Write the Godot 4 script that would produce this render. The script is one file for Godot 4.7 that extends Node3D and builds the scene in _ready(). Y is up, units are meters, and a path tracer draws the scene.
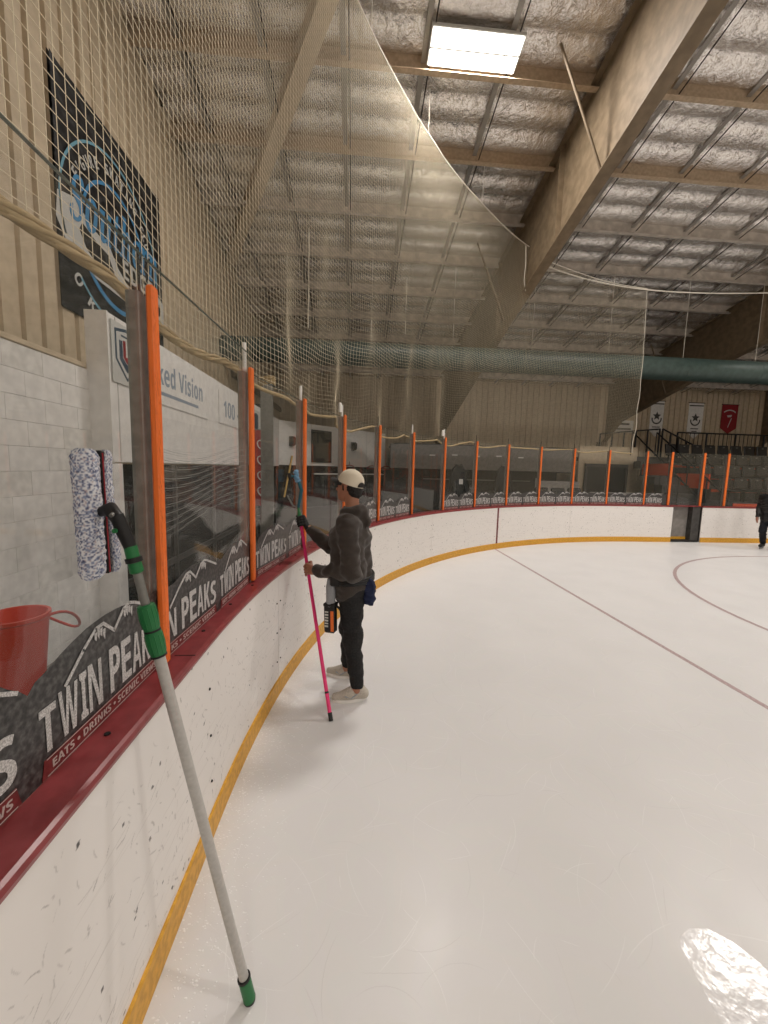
extends Node3D
# ---------------------------------------------------------------- layout (metres)
const ZC := -1.928          # where the end boards start to curve
const X0 := -0.7086         # ice face of the end boards
const RR := 8.8346          # corner radius
const CX := 8.126
const ZS := -10.7627        # ice face of the side boards
const HB := 1.06            # board height
const GO := 0.115           # glass plane, measured outwards from the board face
const STEP := 1.187         # post pitch
const S0 := -0.20          # first post
const ROOF0 := 10.33
const SLOPE := 0.19
const SARC := 13.8773       # RR * PI / 2

var mats := {}
var names := {}
var rng := RandomNumberGenerator.new()

func _ready() -> void:
	rng.seed = 7
	setup_view()
	setup_materials()
	build_shell()
	build_ceiling()
	build_frames()
	build_lamps()
	build_duct()
	build_boards()
	build_glass()
	build_net()
	build_left_side()
	build_lobby()
	build_far_side()
	build_bleachers()
	build_mop()
	build_cleaner()
	build_skater()

# ---------------------------------------------------------------- camera, light, exposure
func setup_view() -> void:
	var cam := Camera3D.new()
	cam.name = "camera"
	cam.position = Vector3(0, 1.92, 0)
	cam.rotation = Vector3(-0.1096, -0.0751, 0.0258)
	cam.fov = rad_to_deg(2.0 * atan(512.0 / 396.15))
	cam.near = 0.05
	cam.far = 200.0
	cam.current = true
	add_child(cam)
	var env := Environment.new()
	env.background_mode = Environment.BG_COLOR
	env.background_color = Color(0.02, 0.02, 0.022)
	env.tonemap_mode = Environment.TONE_MAPPER_LINEAR
	env.tonemap_exposure = 1.15
	env.sdfgi_enabled = true
	env.ssao_enabled = true
	env.ssil_enabled = true
	var we := WorldEnvironment.new()
	we.name = "world_environment"
	we.environment = env
	add_child(we)

const LAMP_ENERGY := 26.0
const LAMP_COLOR := Color(1.0, 0.972, 0.945)

# ---------------------------------------------------------------- mesh building
class MB:
	var v := PackedVector3Array()
	var n := PackedVector3Array()
	var t := PackedVector2Array()
	var i := PackedInt32Array()

	func vert(p: Vector3, nn: Vector3, uv := Vector2.ZERO) -> int:
		v.append(p); n.append(nn); t.append(uv)
		return v.size() - 1

	# corners counter-clockwise seen from outside
	func quad(a: Vector3, b: Vector3, c: Vector3, d: Vector3, u0 := Vector2(0, 0), u1 := Vector2(1, 1)) -> void:
		var nn := (b - a).cross(c - a).normalized()
		if nn == Vector3.ZERO:
			nn = (c - a).cross(d - a).normalized()
		var k := v.size()
		vert(a, nn, Vector2(u0.x, u1.y)); vert(b, nn, Vector2(u1.x, u1.y)); vert(c, nn, Vector2(u1.x, u0.y)); vert(d, nn, Vector2(u0.x, u0.y))
		i.append_array([k, k + 2, k + 1, k, k + 3, k + 2])

	func tri(a: Vector3, b: Vector3, c: Vector3) -> void:
		var nn := (b - a).cross(c - a).normalized()
		var k := v.size()
		vert(a, nn); vert(b, nn, Vector2(1, 0)); vert(c, nn, Vector2(0, 1))
		i.append_array([k, k + 2, k + 1])

	func box(c: Vector3, s: Vector3, bs := Basis.IDENTITY, bevel := 0.0) -> MB:
		var h := s * 0.5
		if bevel > 0.0:
			return bbox(c, s, bs, bevel)
		var p := []
		for q in [[-1, -1, -1], [1, -1, -1], [1, 1, -1], [-1, 1, -1], [-1, -1, 1], [1, -1, 1], [1, 1, 1], [-1, 1, 1]]:
			p.append(c + bs * Vector3(q[0] * h.x, q[1] * h.y, q[2] * h.z))
		for f in [[4, 5, 6, 7], [1, 0, 3, 2], [5, 1, 2, 6], [0, 4, 7, 3], [7, 6, 2, 3], [0, 1, 5, 4]]:
			quad(p[f[0]], p[f[1]], p[f[2]], p[f[3]])
		return self

	# box with chamfered edges
	func bbox(c: Vector3, s: Vector3, bs: Basis, w: float) -> MB:
		var h := s * 0.5
		w = minf(w, minf(h.x, minf(h.y, h.z)) * 0.9)
		var ax := [Vector3.RIGHT, Vector3.UP, Vector3.BACK]
		var hh := [h.x, h.y, h.z]
		for a in 3:
			var b := (a + 1) % 3
			var d := (a + 2) % 3
			for sg in [-1.0, 1.0]:
				var o: Vector3 = ax[a] * (hh[a] * sg)
				var q := []
				for k in [[-1, -1], [1, -1], [1, 1], [-1, 1]]:
					q.append(c + bs * (o + ax[b] * (k[0] * (hh[b] - w)) + ax[d] * (k[1] * (hh[d] - w))))
				if sg > 0: quad(q[0], q[1], q[2], q[3])
				else: quad(q[3], q[2], q[1], q[0])
			# edges parallel to axis a
			for sb in [-1.0, 1.0]:
				for sd in [-1.0, 1.0]:
					var e := []
					for sa in [-1.0, 1.0]:
						e.append(c + bs * (ax[a] * (sa * (hh[a] - w)) + ax[b] * (sb * hh[b]) + ax[d] * (sd * (hh[d] - w))))
						e.append(c + bs * (ax[a] * (sa * (hh[a] - w)) + ax[b] * (sb * (hh[b] - w)) + ax[d] * (sd * hh[d])))
					if sb * sd > 0: quad(e[0], e[2], e[3], e[1]) if false else quad(e[0], e[1], e[3], e[2]) if orient(e[0], e[1], e[3], c) else quad(e[2], e[3], e[1], e[0])
					else: quad(e[0], e[1], e[3], e[2]) if orient(e[0], e[1], e[3], c) else quad(e[2], e[3], e[1], e[0])
		for sx in [-1.0, 1.0]:
			for sy in [-1.0, 1.0]:
				for sz in [-1.0, 1.0]:
					var x := c + bs * Vector3(sx * h.x, sy * (h.y - w), sz * (h.z - w))
					var y := c + bs * Vector3(sx * (h.x - w), sy * h.y, sz * (h.z - w))
					var z := c + bs * Vector3(sx * (h.x - w), sy * (h.y - w), sz * h.z)
					if orient(x, y, z, c): tri(x, y, z)
					else: tri(x, z, y)
		return self

	func orient(a: Vector3, b: Vector3, c: Vector3, centre: Vector3) -> bool:
		return (b - a).cross(c - a).dot(a - centre) > 0.0

	func tube(pts: Array, r, sides := 10, caps := true) -> MB:
		var m := pts.size()
		var prev := Vector3.ZERO
		var first := v.size()
		for k in m:
			var d: Vector3 = (pts[mini(k + 1, m - 1)] - pts[maxi(k - 1, 0)]).normalized()
			var x := prev
			if k == 0:
				x = d.cross(Vector3.UP if absf(d.y) < 0.9 else Vector3.RIGHT).normalized()
			x = (x - d * x.dot(d)).normalized()
			prev = x
			var y := d.cross(x)
			var rad: float = r[k] if r is Array else r
			for q in sides + 1:
				var a := TAU * q / sides
				var nn := x * cos(a) + y * sin(a)
				vert(pts[k] + nn * rad, nn, Vector2(float(q) / sides, float(k) / (m - 1)))
		for k in m - 1:
			for q in sides:
				var a := first + k * (sides + 1) + q
				var b := a + sides + 1
				i.append_array([a, a + 1, b, a + 1, b + 1, b])
		if caps:
			for e in [0, m - 1]:
				var d: Vector3 = (pts[1] - pts[0]).normalized() * -1.0 if e == 0 else (pts[m - 1] - pts[m - 2]).normalized()
				var c := vert(pts[e], d)
				var ring := v.size()
				for q in sides + 1:
					vert(v[first + e * (sides + 1) + q], d)
				for q in sides:
					if e == 0: i.append_array([c, ring + q + 1, ring + q])
					else: i.append_array([c, ring + q, ring + q + 1])
		return self

	# profile: array of Vector2(radius, height), turned about the y axis of xf
	func lathe(profile: Array, xf := Transform3D.IDENTITY, sides := 20) -> MB:
		var m := profile.size()
		for k in m - 1:
			var a: Vector2 = profile[k]
			var b: Vector2 = profile[k + 1]
			var d := (b - a).normalized()
			var first := v.size()
			for q in sides + 1:
				var an := TAU * q / sides
				var o := Vector3(cos(an), 0, sin(an))
				var nn := (o * d.y + Vector3.UP * -d.x).normalized()
				vert(xf * (o * a.x + Vector3.UP * a.y), xf.basis * nn, Vector2(float(q) / sides, 0))
				vert(xf * (o * b.x + Vector3.UP * b.y), xf.basis * nn, Vector2(float(q) / sides, 1))
			for q in sides:
				var s := first + q * 2
				i.append_array([s, s + 1, s + 2, s + 2, s + 1, s + 3])
		return self

	# flat polygon in the xy plane of xf, given a thickness along +z
	func prism(poly: PackedVector2Array, depth: float, xf := Transform3D.IDENTITY) -> MB:
		if Geometry2D.is_polygon_clockwise(poly):
			poly = poly.duplicate()
			poly.reverse()
		var tr := Geometry2D.triangulate_polygon(poly)
		for f in [0, 1]:
			var k := v.size()
			var nn := xf.basis * (Vector3.BACK if f else Vector3.FORWARD)
			for p in poly:
				vert(xf * Vector3(p.x, p.y, depth * f), nn, p)
			for q in range(0, tr.size(), 3):
				var a := poly[tr[q]]; var b := poly[tr[q + 1]]; var c := poly[tr[q + 2]]
				var ccw := (b - a).cross(c - a) > 0.0
				if ccw == (f == 1): i.append_array([k + tr[q], k + tr[q + 2], k + tr[q + 1]])
				else: i.append_array([k + tr[q], k + tr[q + 1], k + tr[q + 2]])
		for k in poly.size():
			var a := poly[k]; var b := poly[(k + 1) % poly.size()]
			quad(xf * Vector3(a.x, a.y, 0), xf * Vector3(b.x, b.y, 0), xf * Vector3(b.x, b.y, depth), xf * Vector3(a.x, a.y, depth))
		return self

	func add_mesh(m: Mesh, xf := Transform3D.IDENTITY) -> MB:
		for sfc in m.get_surface_count():
			var arr := m.surface_get_arrays(sfc)
			var k := v.size()
			var vv: PackedVector3Array = arr[Mesh.ARRAY_VERTEX]
			var nn: PackedVector3Array = arr[Mesh.ARRAY_NORMAL]
			for q in vv.size():
				vert(xf * vv[q], (xf.basis * nn[q]).normalized(), Vector2(vv[q].x, vv[q].y))
			var ix = arr[Mesh.ARRAY_INDEX]
			if ix == null or ix.size() == 0:
				for q in vv.size(): i.append(k + q)
			else:
				for q in ix: i.append(k + q)
		return self

	func mesh() -> ArrayMesh:
		# front faces run clockwise: turn every triangle that disagrees with its normals
		for q in range(0, i.size(), 3):
			var c := (v[i[q + 1]] - v[i[q]]).cross(v[i[q + 2]] - v[i[q]])
			if c.dot(n[i[q]] + n[i[q + 1]] + n[i[q + 2]]) > 0.0:
				var h := i[q + 1]
				i[q + 1] = i[q + 2]
				i[q + 2] = h
		var a := []
		a.resize(Mesh.ARRAY_MAX)
		a[Mesh.ARRAY_VERTEX] = v
		a[Mesh.ARRAY_NORMAL] = n
		a[Mesh.ARRAY_TEX_UV] = t
		a[Mesh.ARRAY_INDEX] = i
		var m := ArrayMesh.new()
		m.add_surface_from_arrays(Mesh.PRIMITIVE_TRIANGLES, a)
		return m

func mb() -> MB:
	return MB.new()

# ---------------------------------------------------------------- scene objects
func numbered(called: String) -> String:
	var k: int = names.get(called, -1) + 1
	names[called] = k
	return called if k == 0 else "%s_%03d" % [called, k]

func obj(called: String, m, material: Material, parent: Node = null) -> MeshInstance3D:
	var o := MeshInstance3D.new()
	o.mesh = m.mesh() if m is MB else m
	o.material_override = material
	if parent == null:
		o.name = numbered(called)
		add_child(o)
	else:
		o.name = called
		parent.add_child(o, true)
	return o

func tag(o: Node, label: String, category: String, group := "") -> Node:
	o.set_meta("label", label)
	o.set_meta("category", category)
	if group: o.set_meta("group", group)
	return o

func thing(called: String, label: String, category: String, at := Vector3.ZERO, group := "") -> Node3D:
	var o := Node3D.new()
	o.name = numbered(called)
	add_child(o)
	o.position = at
	tag(o, label, category, group)
	return o

func struct(called: String, m, material: Material) -> MeshInstance3D:
	var o := obj(called, m, material)
	o.set_meta("kind", "structure")
	return o

func holder(called: String) -> Node3D:
	var o := Node3D.new()
	o.name = numbered(called)
	add_child(o)
	o.set_meta("kind", "structure")
	return o

func text_mesh(s: String, font: Font, size: float, depth := 0.002) -> TextMesh:
	var t := TextMesh.new()
	t.text = s
	t.font = font
	t.font_size = 64
	t.pixel_size = size / 64.0
	t.depth = depth
	t.curve_step = 1.0
	t.horizontal_alignment = HORIZONTAL_ALIGNMENT_CENTER
	t.vertical_alignment = VERTICAL_ALIGNMENT_CENTER
	return t

func sysfont(serif := false, bold := true) -> SystemFont:
	var f := SystemFont.new()
	f.font_names = PackedStringArray(["Droid Serif" if serif else "Droid Sans"])
	f.font_weight = 700 if bold else 400
	return f

# a text mesh stretched to fill w x h, centred on the origin of xf
func lettering(m: MB, s: String, w: float, h: float, xf: Transform3D, serif := false, bold := true, slant := 0.0, depth := 0.003) -> void:
	var t := text_mesh(s, sysfont(serif, bold), 0.5, depth)
	var bb := t.get_aabb()
	var k := Vector3(w / maxf(bb.size.x, 0.001), h / maxf(bb.size.y, 0.001), 1.0)
	var c := bb.get_center()
	var sh := Basis(Vector3(k.x, 0, 0), Vector3(slant * k.y, k.y, 0), Vector3(0, 0, 1))
	m.add_mesh(t, xf * Transform3D(sh, sh * Vector3(-c.x, -c.y, 0)))

# ---------------------------------------------------------------- materials
func sm(c: Color, rough := 0.6, metal := 0.0) -> StandardMaterial3D:
	var m := StandardMaterial3D.new()
	m.albedo_color = c
	m.roughness = rough
	m.metallic = metal
	return m

func noise_tex(sd: int, freq: float, a: Color, b: Color, size := 256, kind := FastNoiseLite.TYPE_SIMPLEX_SMOOTH, octaves := 4) -> NoiseTexture2D:
	var f := FastNoiseLite.new()
	f.seed = sd
	f.noise_type = kind
	f.frequency = freq
	f.fractal_octaves = octaves
	var t := NoiseTexture2D.new()
	t.width = size
	t.height = size
	t.seamless = true
	t.noise = f
	var g := Gradient.new()
	g.set_color(0, a)
	g.set_color(1, b)
	g.set_offset(0, 0.2)
	g.set_offset(1, 0.8)
	t.color_ramp = g
	return t

func mottled(c: Color, spread: float, rough: float, scale: float, sd: int, freq := 0.03) -> StandardMaterial3D:
	var m := sm(Color.WHITE, rough)
	m.albedo_texture = noise_tex(sd, freq, c.darkened(spread), c.lightened(spread * 0.5))
	m.uv1_triplanar = true
	m.uv1_world_triplanar = true
	m.uv1_scale = Vector3.ONE * scale
	return m

func stroke(im: Image, x: float, y: float, ang: float, length: float, wid: int, c: Color, al: float, bend := 0.0) -> void:
	var w := im.get_width()
	var h := im.get_height()
	var n := int(length)
	for k in n:
		var f := float(k) / maxf(1.0, n)
		var fade := al * minf(1.0, 4.0 * minf(f, 1.0 - f) + 0.2)
		x += cos(ang)
		y += sin(ang)
		ang += bend
		for q in wid:
			var px := posmod(int(x - sin(ang) * q), w)
			var py := posmod(int(y + cos(ang) * q), h)
			im.set_pixel(px, py, im.get_pixel(px, py).lerp(c, fade))

func setup_materials() -> void:
	# ice: white with fine skate scratches
	var ice_im := Image.create(2048, 2048, false, Image.FORMAT_RGB8)
	var f := FastNoiseLite.new()
	f.seed = 3
	f.frequency = 0.008
	f.fractal_octaves = 3
	var nz := f.get_seamless_image(512, 512)
	for y in 512:
		for x in 512:
			var k := nz.get_pixel(x, y).r
			var c := Color(0.855, 0.852, 0.85).lerp(Color(0.875, 0.872, 0.87), k)
			ice_im.fill_rect(Rect2i(x * 4, y * 4, 4, 4), c)
	for k in 900:
		stroke(ice_im, rng.randf() * 2048, rng.randf() * 2048, rng.randf() * TAU, rng.randf_range(20, 160), 1, Color(0.97, 0.97, 0.97) if rng.randf() < 0.7 else Color(0.78, 0.77, 0.77), rng.randf_range(0.15, 0.55), rng.randf_range(-0.012, 0.012))
	var ice := sm(Color.WHITE, 0.42)
	ice.albedo_texture = ImageTexture.create_from_image(ice_im)
	ice.uv1_triplanar = true
	ice.uv1_world_triplanar = true
	ice.uv1_scale = Vector3.ONE / 4.5
	ice.metallic_specular = 0.35
	ice.roughness_texture = noise_tex(12, 0.02, Color(0.75, 0.75, 0.75), Color.WHITE)
	mats.ice = ice
	# dasher board plastic with puck scuffs
	var b_im := Image.create(2048, 512, false, Image.FORMAT_RGB8)
	b_im.fill(Color(0.90, 0.885, 0.87))
	for k in 2600:
		var yy := 512.0 * (1.0 - pow(rng.randf(), 1.4) * 0.9)
		var a := rng.randf_range(-0.9, -2.2) if rng.randf() < 0.75 else rng.randf() * TAU
		stroke(b_im, rng.randf() * 2048, yy, a, rng.randf_range(4, 22), 1 + int(rng.randf() < 0.25), Color(0.45, 0.43, 0.42), rng.randf_range(0.1, 0.45), rng.randf_range(-0.05, 0.05))
	for k in 150:
		stroke(b_im, rng.randf() * 2048, rng.randf_range(20, 500), rng.randf_range(-1.2, -2.0), rng.randf_range(4, 10), 3, Color(0.16, 0.15, 0.15), rng.randf_range(0.5, 0.9))
	for k in 260:
		stroke(b_im, rng.randf() * 2048, rng.randf_range(150, 500), rng.randf_range(-0.2, 0.2), rng.randf_range(30, 120), 2, Color(0.70, 0.68, 0.66), rng.randf_range(0.1, 0.3))
	var board := sm(Color.WHITE, 0.35)
	board.albedo_texture = ImageTexture.create_from_image(b_im)
	mats.board = board
	mats.snow = sm(Color(0.93, 0.93, 0.93), 0.8)
	# padded orange strips with scuffs
	var o_im := Image.create(64, 1024, false, Image.FORMAT_RGB8)
	o_im.fill(Color(0.92, 0.44, 0.15))
	for k in 160:
		stroke(o_im, rng.randf() * 64, rng.randf() * 1024, rng.randf_range(1.2, 1.9), rng.randf_range(4, 26), 1 + rng.randi() % 3, Color(0.22, 0.10, 0.05) if rng.randf() < 0.8 else Color(0.95, 0.75, 0.6), rng.randf_range(0.3, 0.9))
	var orange := sm(Color.WHITE, 0.5)
	orange.albedo_texture = ImageTexture.create_from_image(o_im)
	mats.orange = orange
	mats.kick = mottled(Color(0.85, 0.62, 0.17), 0.12, 0.45, 1.6, 21, 0.05)
	mats.cap = mottled(Color(0.53, 0.19, 0.20), 0.10, 0.30, 1.2, 22)
	mats.redline = sm(Color(0.42, 0.16, 0.16), 0.5)
	mats.paint = mottled(Color(0.73, 0.64, 0.64), 0.14, 0.45, 2.0, 23, 0.06)
	mats.dark = sm(Color(0.05, 0.05, 0.05), 0.6)
	mats.black = sm(Color(0.03, 0.03, 0.032), 0.5)
	mats.screw = sm(Color(0.12, 0.11, 0.11), 0.5, 0.5)
	mats.rubber = mottled(Color(0.16, 0.155, 0.15), 0.3, 0.85, 1.5, 24)
	mats.alu = mottled(Color(0.50, 0.50, 0.48), 0.10, 0.45, 2.0, 25)
	mats.alu.metallic = 0.4
	mats.tan = mottled(Color(0.80, 0.73, 0.62), 0.06, 0.55, 0.6, 26)
	mats.steel = mottled(Color(0.49, 0.42, 0.325), 0.10, 0.6, 0.5, 27)
	mats.purlin = mottled(Color(0.82, 0.78, 0.73), 0.12, 0.5, 0.4, 28)
	mats.rust = mottled(Color(0.76, 0.67, 0.56), 0.08, 0.7, 0.8, 29, 0.05)
	mats.block = mottled(Color(0.93, 0.92, 0.90), 0.06, 0.6, 0.9, 30)
	mats.block2 = mottled(Color(0.91, 0.90, 0.875), 0.08, 0.6, 1.1, 31)
	mats.mortar = sm(Color(0.80, 0.79, 0.77), 0.8)
	mats.white = mottled(Color(0.93, 0.92, 0.90), 0.05, 0.5, 0.7, 32)
	mats.grey = mottled(Color(0.52, 0.50, 0.48), 0.08, 0.6, 0.8, 33)
	mats.darkgrey = mottled(Color(0.24, 0.23, 0.22), 0.12, 0.6, 0.8, 34)
	mats.green = sm(Color(0.10, 0.42, 0.22), 0.4)
	mats.duct = mottled(Color(0.20, 0.27, 0.25), 0.1, 0.5, 0.6, 35)
	mats.glass = sm(Color(0.62, 0.64, 0.60, 0.03), 0.0)
	mats.glass.metallic_specular = 0.36
	mats.glass.transparency = BaseMaterial3D.TRANSPARENCY_ALPHA
	mats.glass_edge = sm(Color(0.42, 0.45, 0.42), 0.2)
	mats.water = sm(Color(0.9, 0.9, 0.9, 0.0), 0.16)
	mats.water.metallic_specular = 0.26
	var rip := noise_tex(77, 0.02, Color.BLACK, Color.WHITE)
	rip.color_ramp = null
	rip.as_normal_map = true
	rip.bump_strength = 3.0
	mats.water.normal_enabled = true
	mats.water.normal_texture = rip
	mats.water.normal_scale = 0.22
	mats.water.uv1_triplanar = true
	mats.water.uv1_world_triplanar = true
	mats.water.uv1_scale = Vector3.ONE * 2.0
	mats.water.transparency = BaseMaterial3D.TRANSPARENCY_ALPHA
	mats.net = sm(Color(0.88, 0.83, 0.72), 0.8)
	mats.rope = mottled(Color(0.74, 0.64, 0.46), 0.22, 0.9, 14.0, 36, 0.1)
	mats.cord = sm(Color(0.85, 0.82, 0.76), 0.8)
	# foil faced insulation
	var foil := sm(Color(0.94, 0.92, 0.895), 0.25, 0.85)
	var ff := FastNoiseLite.new()
	ff.seed = 5
	ff.noise_type = FastNoiseLite.TYPE_SIMPLEX_SMOOTH
	ff.fractal_type = FastNoiseLite.FRACTAL_RIDGED
	ff.frequency = 0.010
	ff.fractal_octaves = 4
	ff.domain_warp_enabled = true
	ff.domain_warp_amplitude = 40.0
	var ft := NoiseTexture2D.new()
	ft.width = 512
	ft.height = 512
	ft.seamless = true
	ft.as_normal_map = true
	ft.bump_strength = 9.0
	ft.noise = ff
	foil.normal_enabled = true
	foil.normal_texture = ft
	foil.normal_scale = 1.0
	mats.foil = foil
	mats.strap = sm(Color(0.62, 0.60, 0.57), 0.4, 0.3)
	mats.rod = sm(Color(0.20, 0.17, 0.15), 0.6, 0.4)
	mats.emit = sm(Color(1, 1, 1), 0.5)
	mats.emit.emission_enabled = true
	mats.emit.emission = LAMP_COLOR
	mats.emit.emission_energy_multiplier = 6.0
	mats.lampbody = sm(Color(0.8, 0.8, 0.78), 0.4)
	# print on glass and banners
	mats.ad_bg = mottled(Color(0.19, 0.185, 0.18), 0.35, 0.35, 3.0, 40, 0.05)
	mats.ad_text = mottled(Color(0.82, 0.81, 0.80), 0.28, 0.4, 9.0, 41, 0.06)
	mats.ad_red = mottled(Color(0.44, 0.13, 0.13), 0.12, 0.4, 3.0, 42)
	mats.ad_line = sm(Color(0.72, 0.66, 0.64), 0.4)
	mats.vinyl = mottled(Color(0.045, 0.05, 0.06), 0.4, 0.38, 0.7, 43)
	mats.sky = sm(Color(0.27, 0.55, 0.74), 0.5)
	mats.skypale = sm(Color(0.45, 0.66, 0.74), 0.5)
	mats.print = sm(Color(0.78, 0.78, 0.76), 0.5)
	mats.navy = sm(Color(0.16, 0.26, 0.34), 0.5)
	mats.crimson = sm(Color(0.56, 0.10, 0.13), 0.5)
	mats.greyprint = sm(Color(0.55, 0.60, 0.65), 0.6)
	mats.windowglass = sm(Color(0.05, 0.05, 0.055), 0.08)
	mats.seat = sm(Color(0.05, 0.052, 0.058), 0.4)
	mats.orangewall = sm(Color(0.80, 0.27, 0.08), 0.6)

# ---------------------------------------------------------------- curve of the boards
func bp(s: float, off: float, y: float) -> Vector3:
	if s < 0.0:
		return Vector3(X0 - off, y, ZC - s)
	if s > SARC:
		return Vector3(CX + (s - SARC), y, ZS - off)
	var p := s / RR
	return Vector3(CX - (RR + off) * cos(p), y, ZC - (RR + off) * sin(p))

func bn(s: float) -> Vector3:
	var p := clampf(s / RR, 0.0, PI / 2)
	return Vector3(-cos(p), 0, -sin(p))

# closed cross section (off, y), anticlockwise when looking along +s with off to the left, swept from s0 to s1
func sweep(m: MB, prof: Array, s0: float, s1: float, n: int, umul := 1.0) -> MB:
	var c := prof.size()
	var mid := Vector2.ZERO
	for p in prof: mid += p / c
	for e in c:
		var a: Vector2 = prof[e]
		var b: Vector2 = prof[(e + 1) % c]
		var d := (b - a).normalized()
		var out := Vector2(d.y, -d.x)
		if out.dot((a + b) * 0.5 - mid) < 0: out = -out
		var first := m.v.size()
		for k in n + 1:
			var s := lerpf(s0, s1, float(k) / n)
			var nn := bn(s) * out.x + Vector3.UP * out.y
			m.vert(bp(s, a.x, a.y), nn, Vector2(s * umul, 1.0 - a.y / HB))
			m.vert(bp(s, b.x, b.y), nn, Vector2(s * umul, 1.0 - b.y / HB))
		for k in n:
			var q := first + k * 2
			var ccw := (m.v[q + 1] - m.v[q]).cross(m.v[q + 3] - m.v[q]).dot(m.n[q]) > 0
			if ccw: m.i.append_array([q, q + 3, q + 1, q, q + 2, q + 3])
			else: m.i.append_array([q, q + 1, q + 3, q, q + 3, q + 2])
	for e in [s0, s1]:
		var k := m.v.size()
		var dir := (bp(s1, 0, 0) - bp(s0, 0, 0)).normalized() * (1.0 if e == s1 else -1.0)
		for p in prof: m.vert(bp(e, p.x, p.y), dir)
		var tr := Geometry2D.triangulate_polygon(PackedVector2Array(prof))
		for q in tr: m.i.append(k + q)
	return m

# ---------------------------------------------------------------- room shell
func rib_panel(w: float, h: float, pitch: float, depth: float) -> MB:
	# ribbed steel sheet in the xy plane, ribs vertical, front towards +z
	var m := mb()
	var xs := []
	var n := int(round(w / pitch))
	for k in n:
		var b := k * w / n
		for q in [[0.0, 1.0], [0.70, 1.0], [0.75, 0.0], [0.95, 0.0]]:
			xs.append(Vector2(b + q[0] * w / n, q[1] * depth))
	xs.append(Vector2(w, depth))
	for k in xs.size() - 1:
		var a: Vector2 = xs[k]
		var b: Vector2 = xs[k + 1]
		m.quad(Vector3(a.x, 0, a.y), Vector3(b.x, 0, b.y), Vector3(b.x, h, b.y), Vector3(a.x, h, a.y))
	m.quad(Vector3(w, 0, -0.03), Vector3(0, 0, -0.03), Vector3(0, h, -0.03), Vector3(w, h, -0.03))
	return m

func roof_y(z: float) -> float:
	return ROOF0 + SLOPE * z if z < 2.15 else ROOF0 + SLOPE * (4.3 - z)

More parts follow.
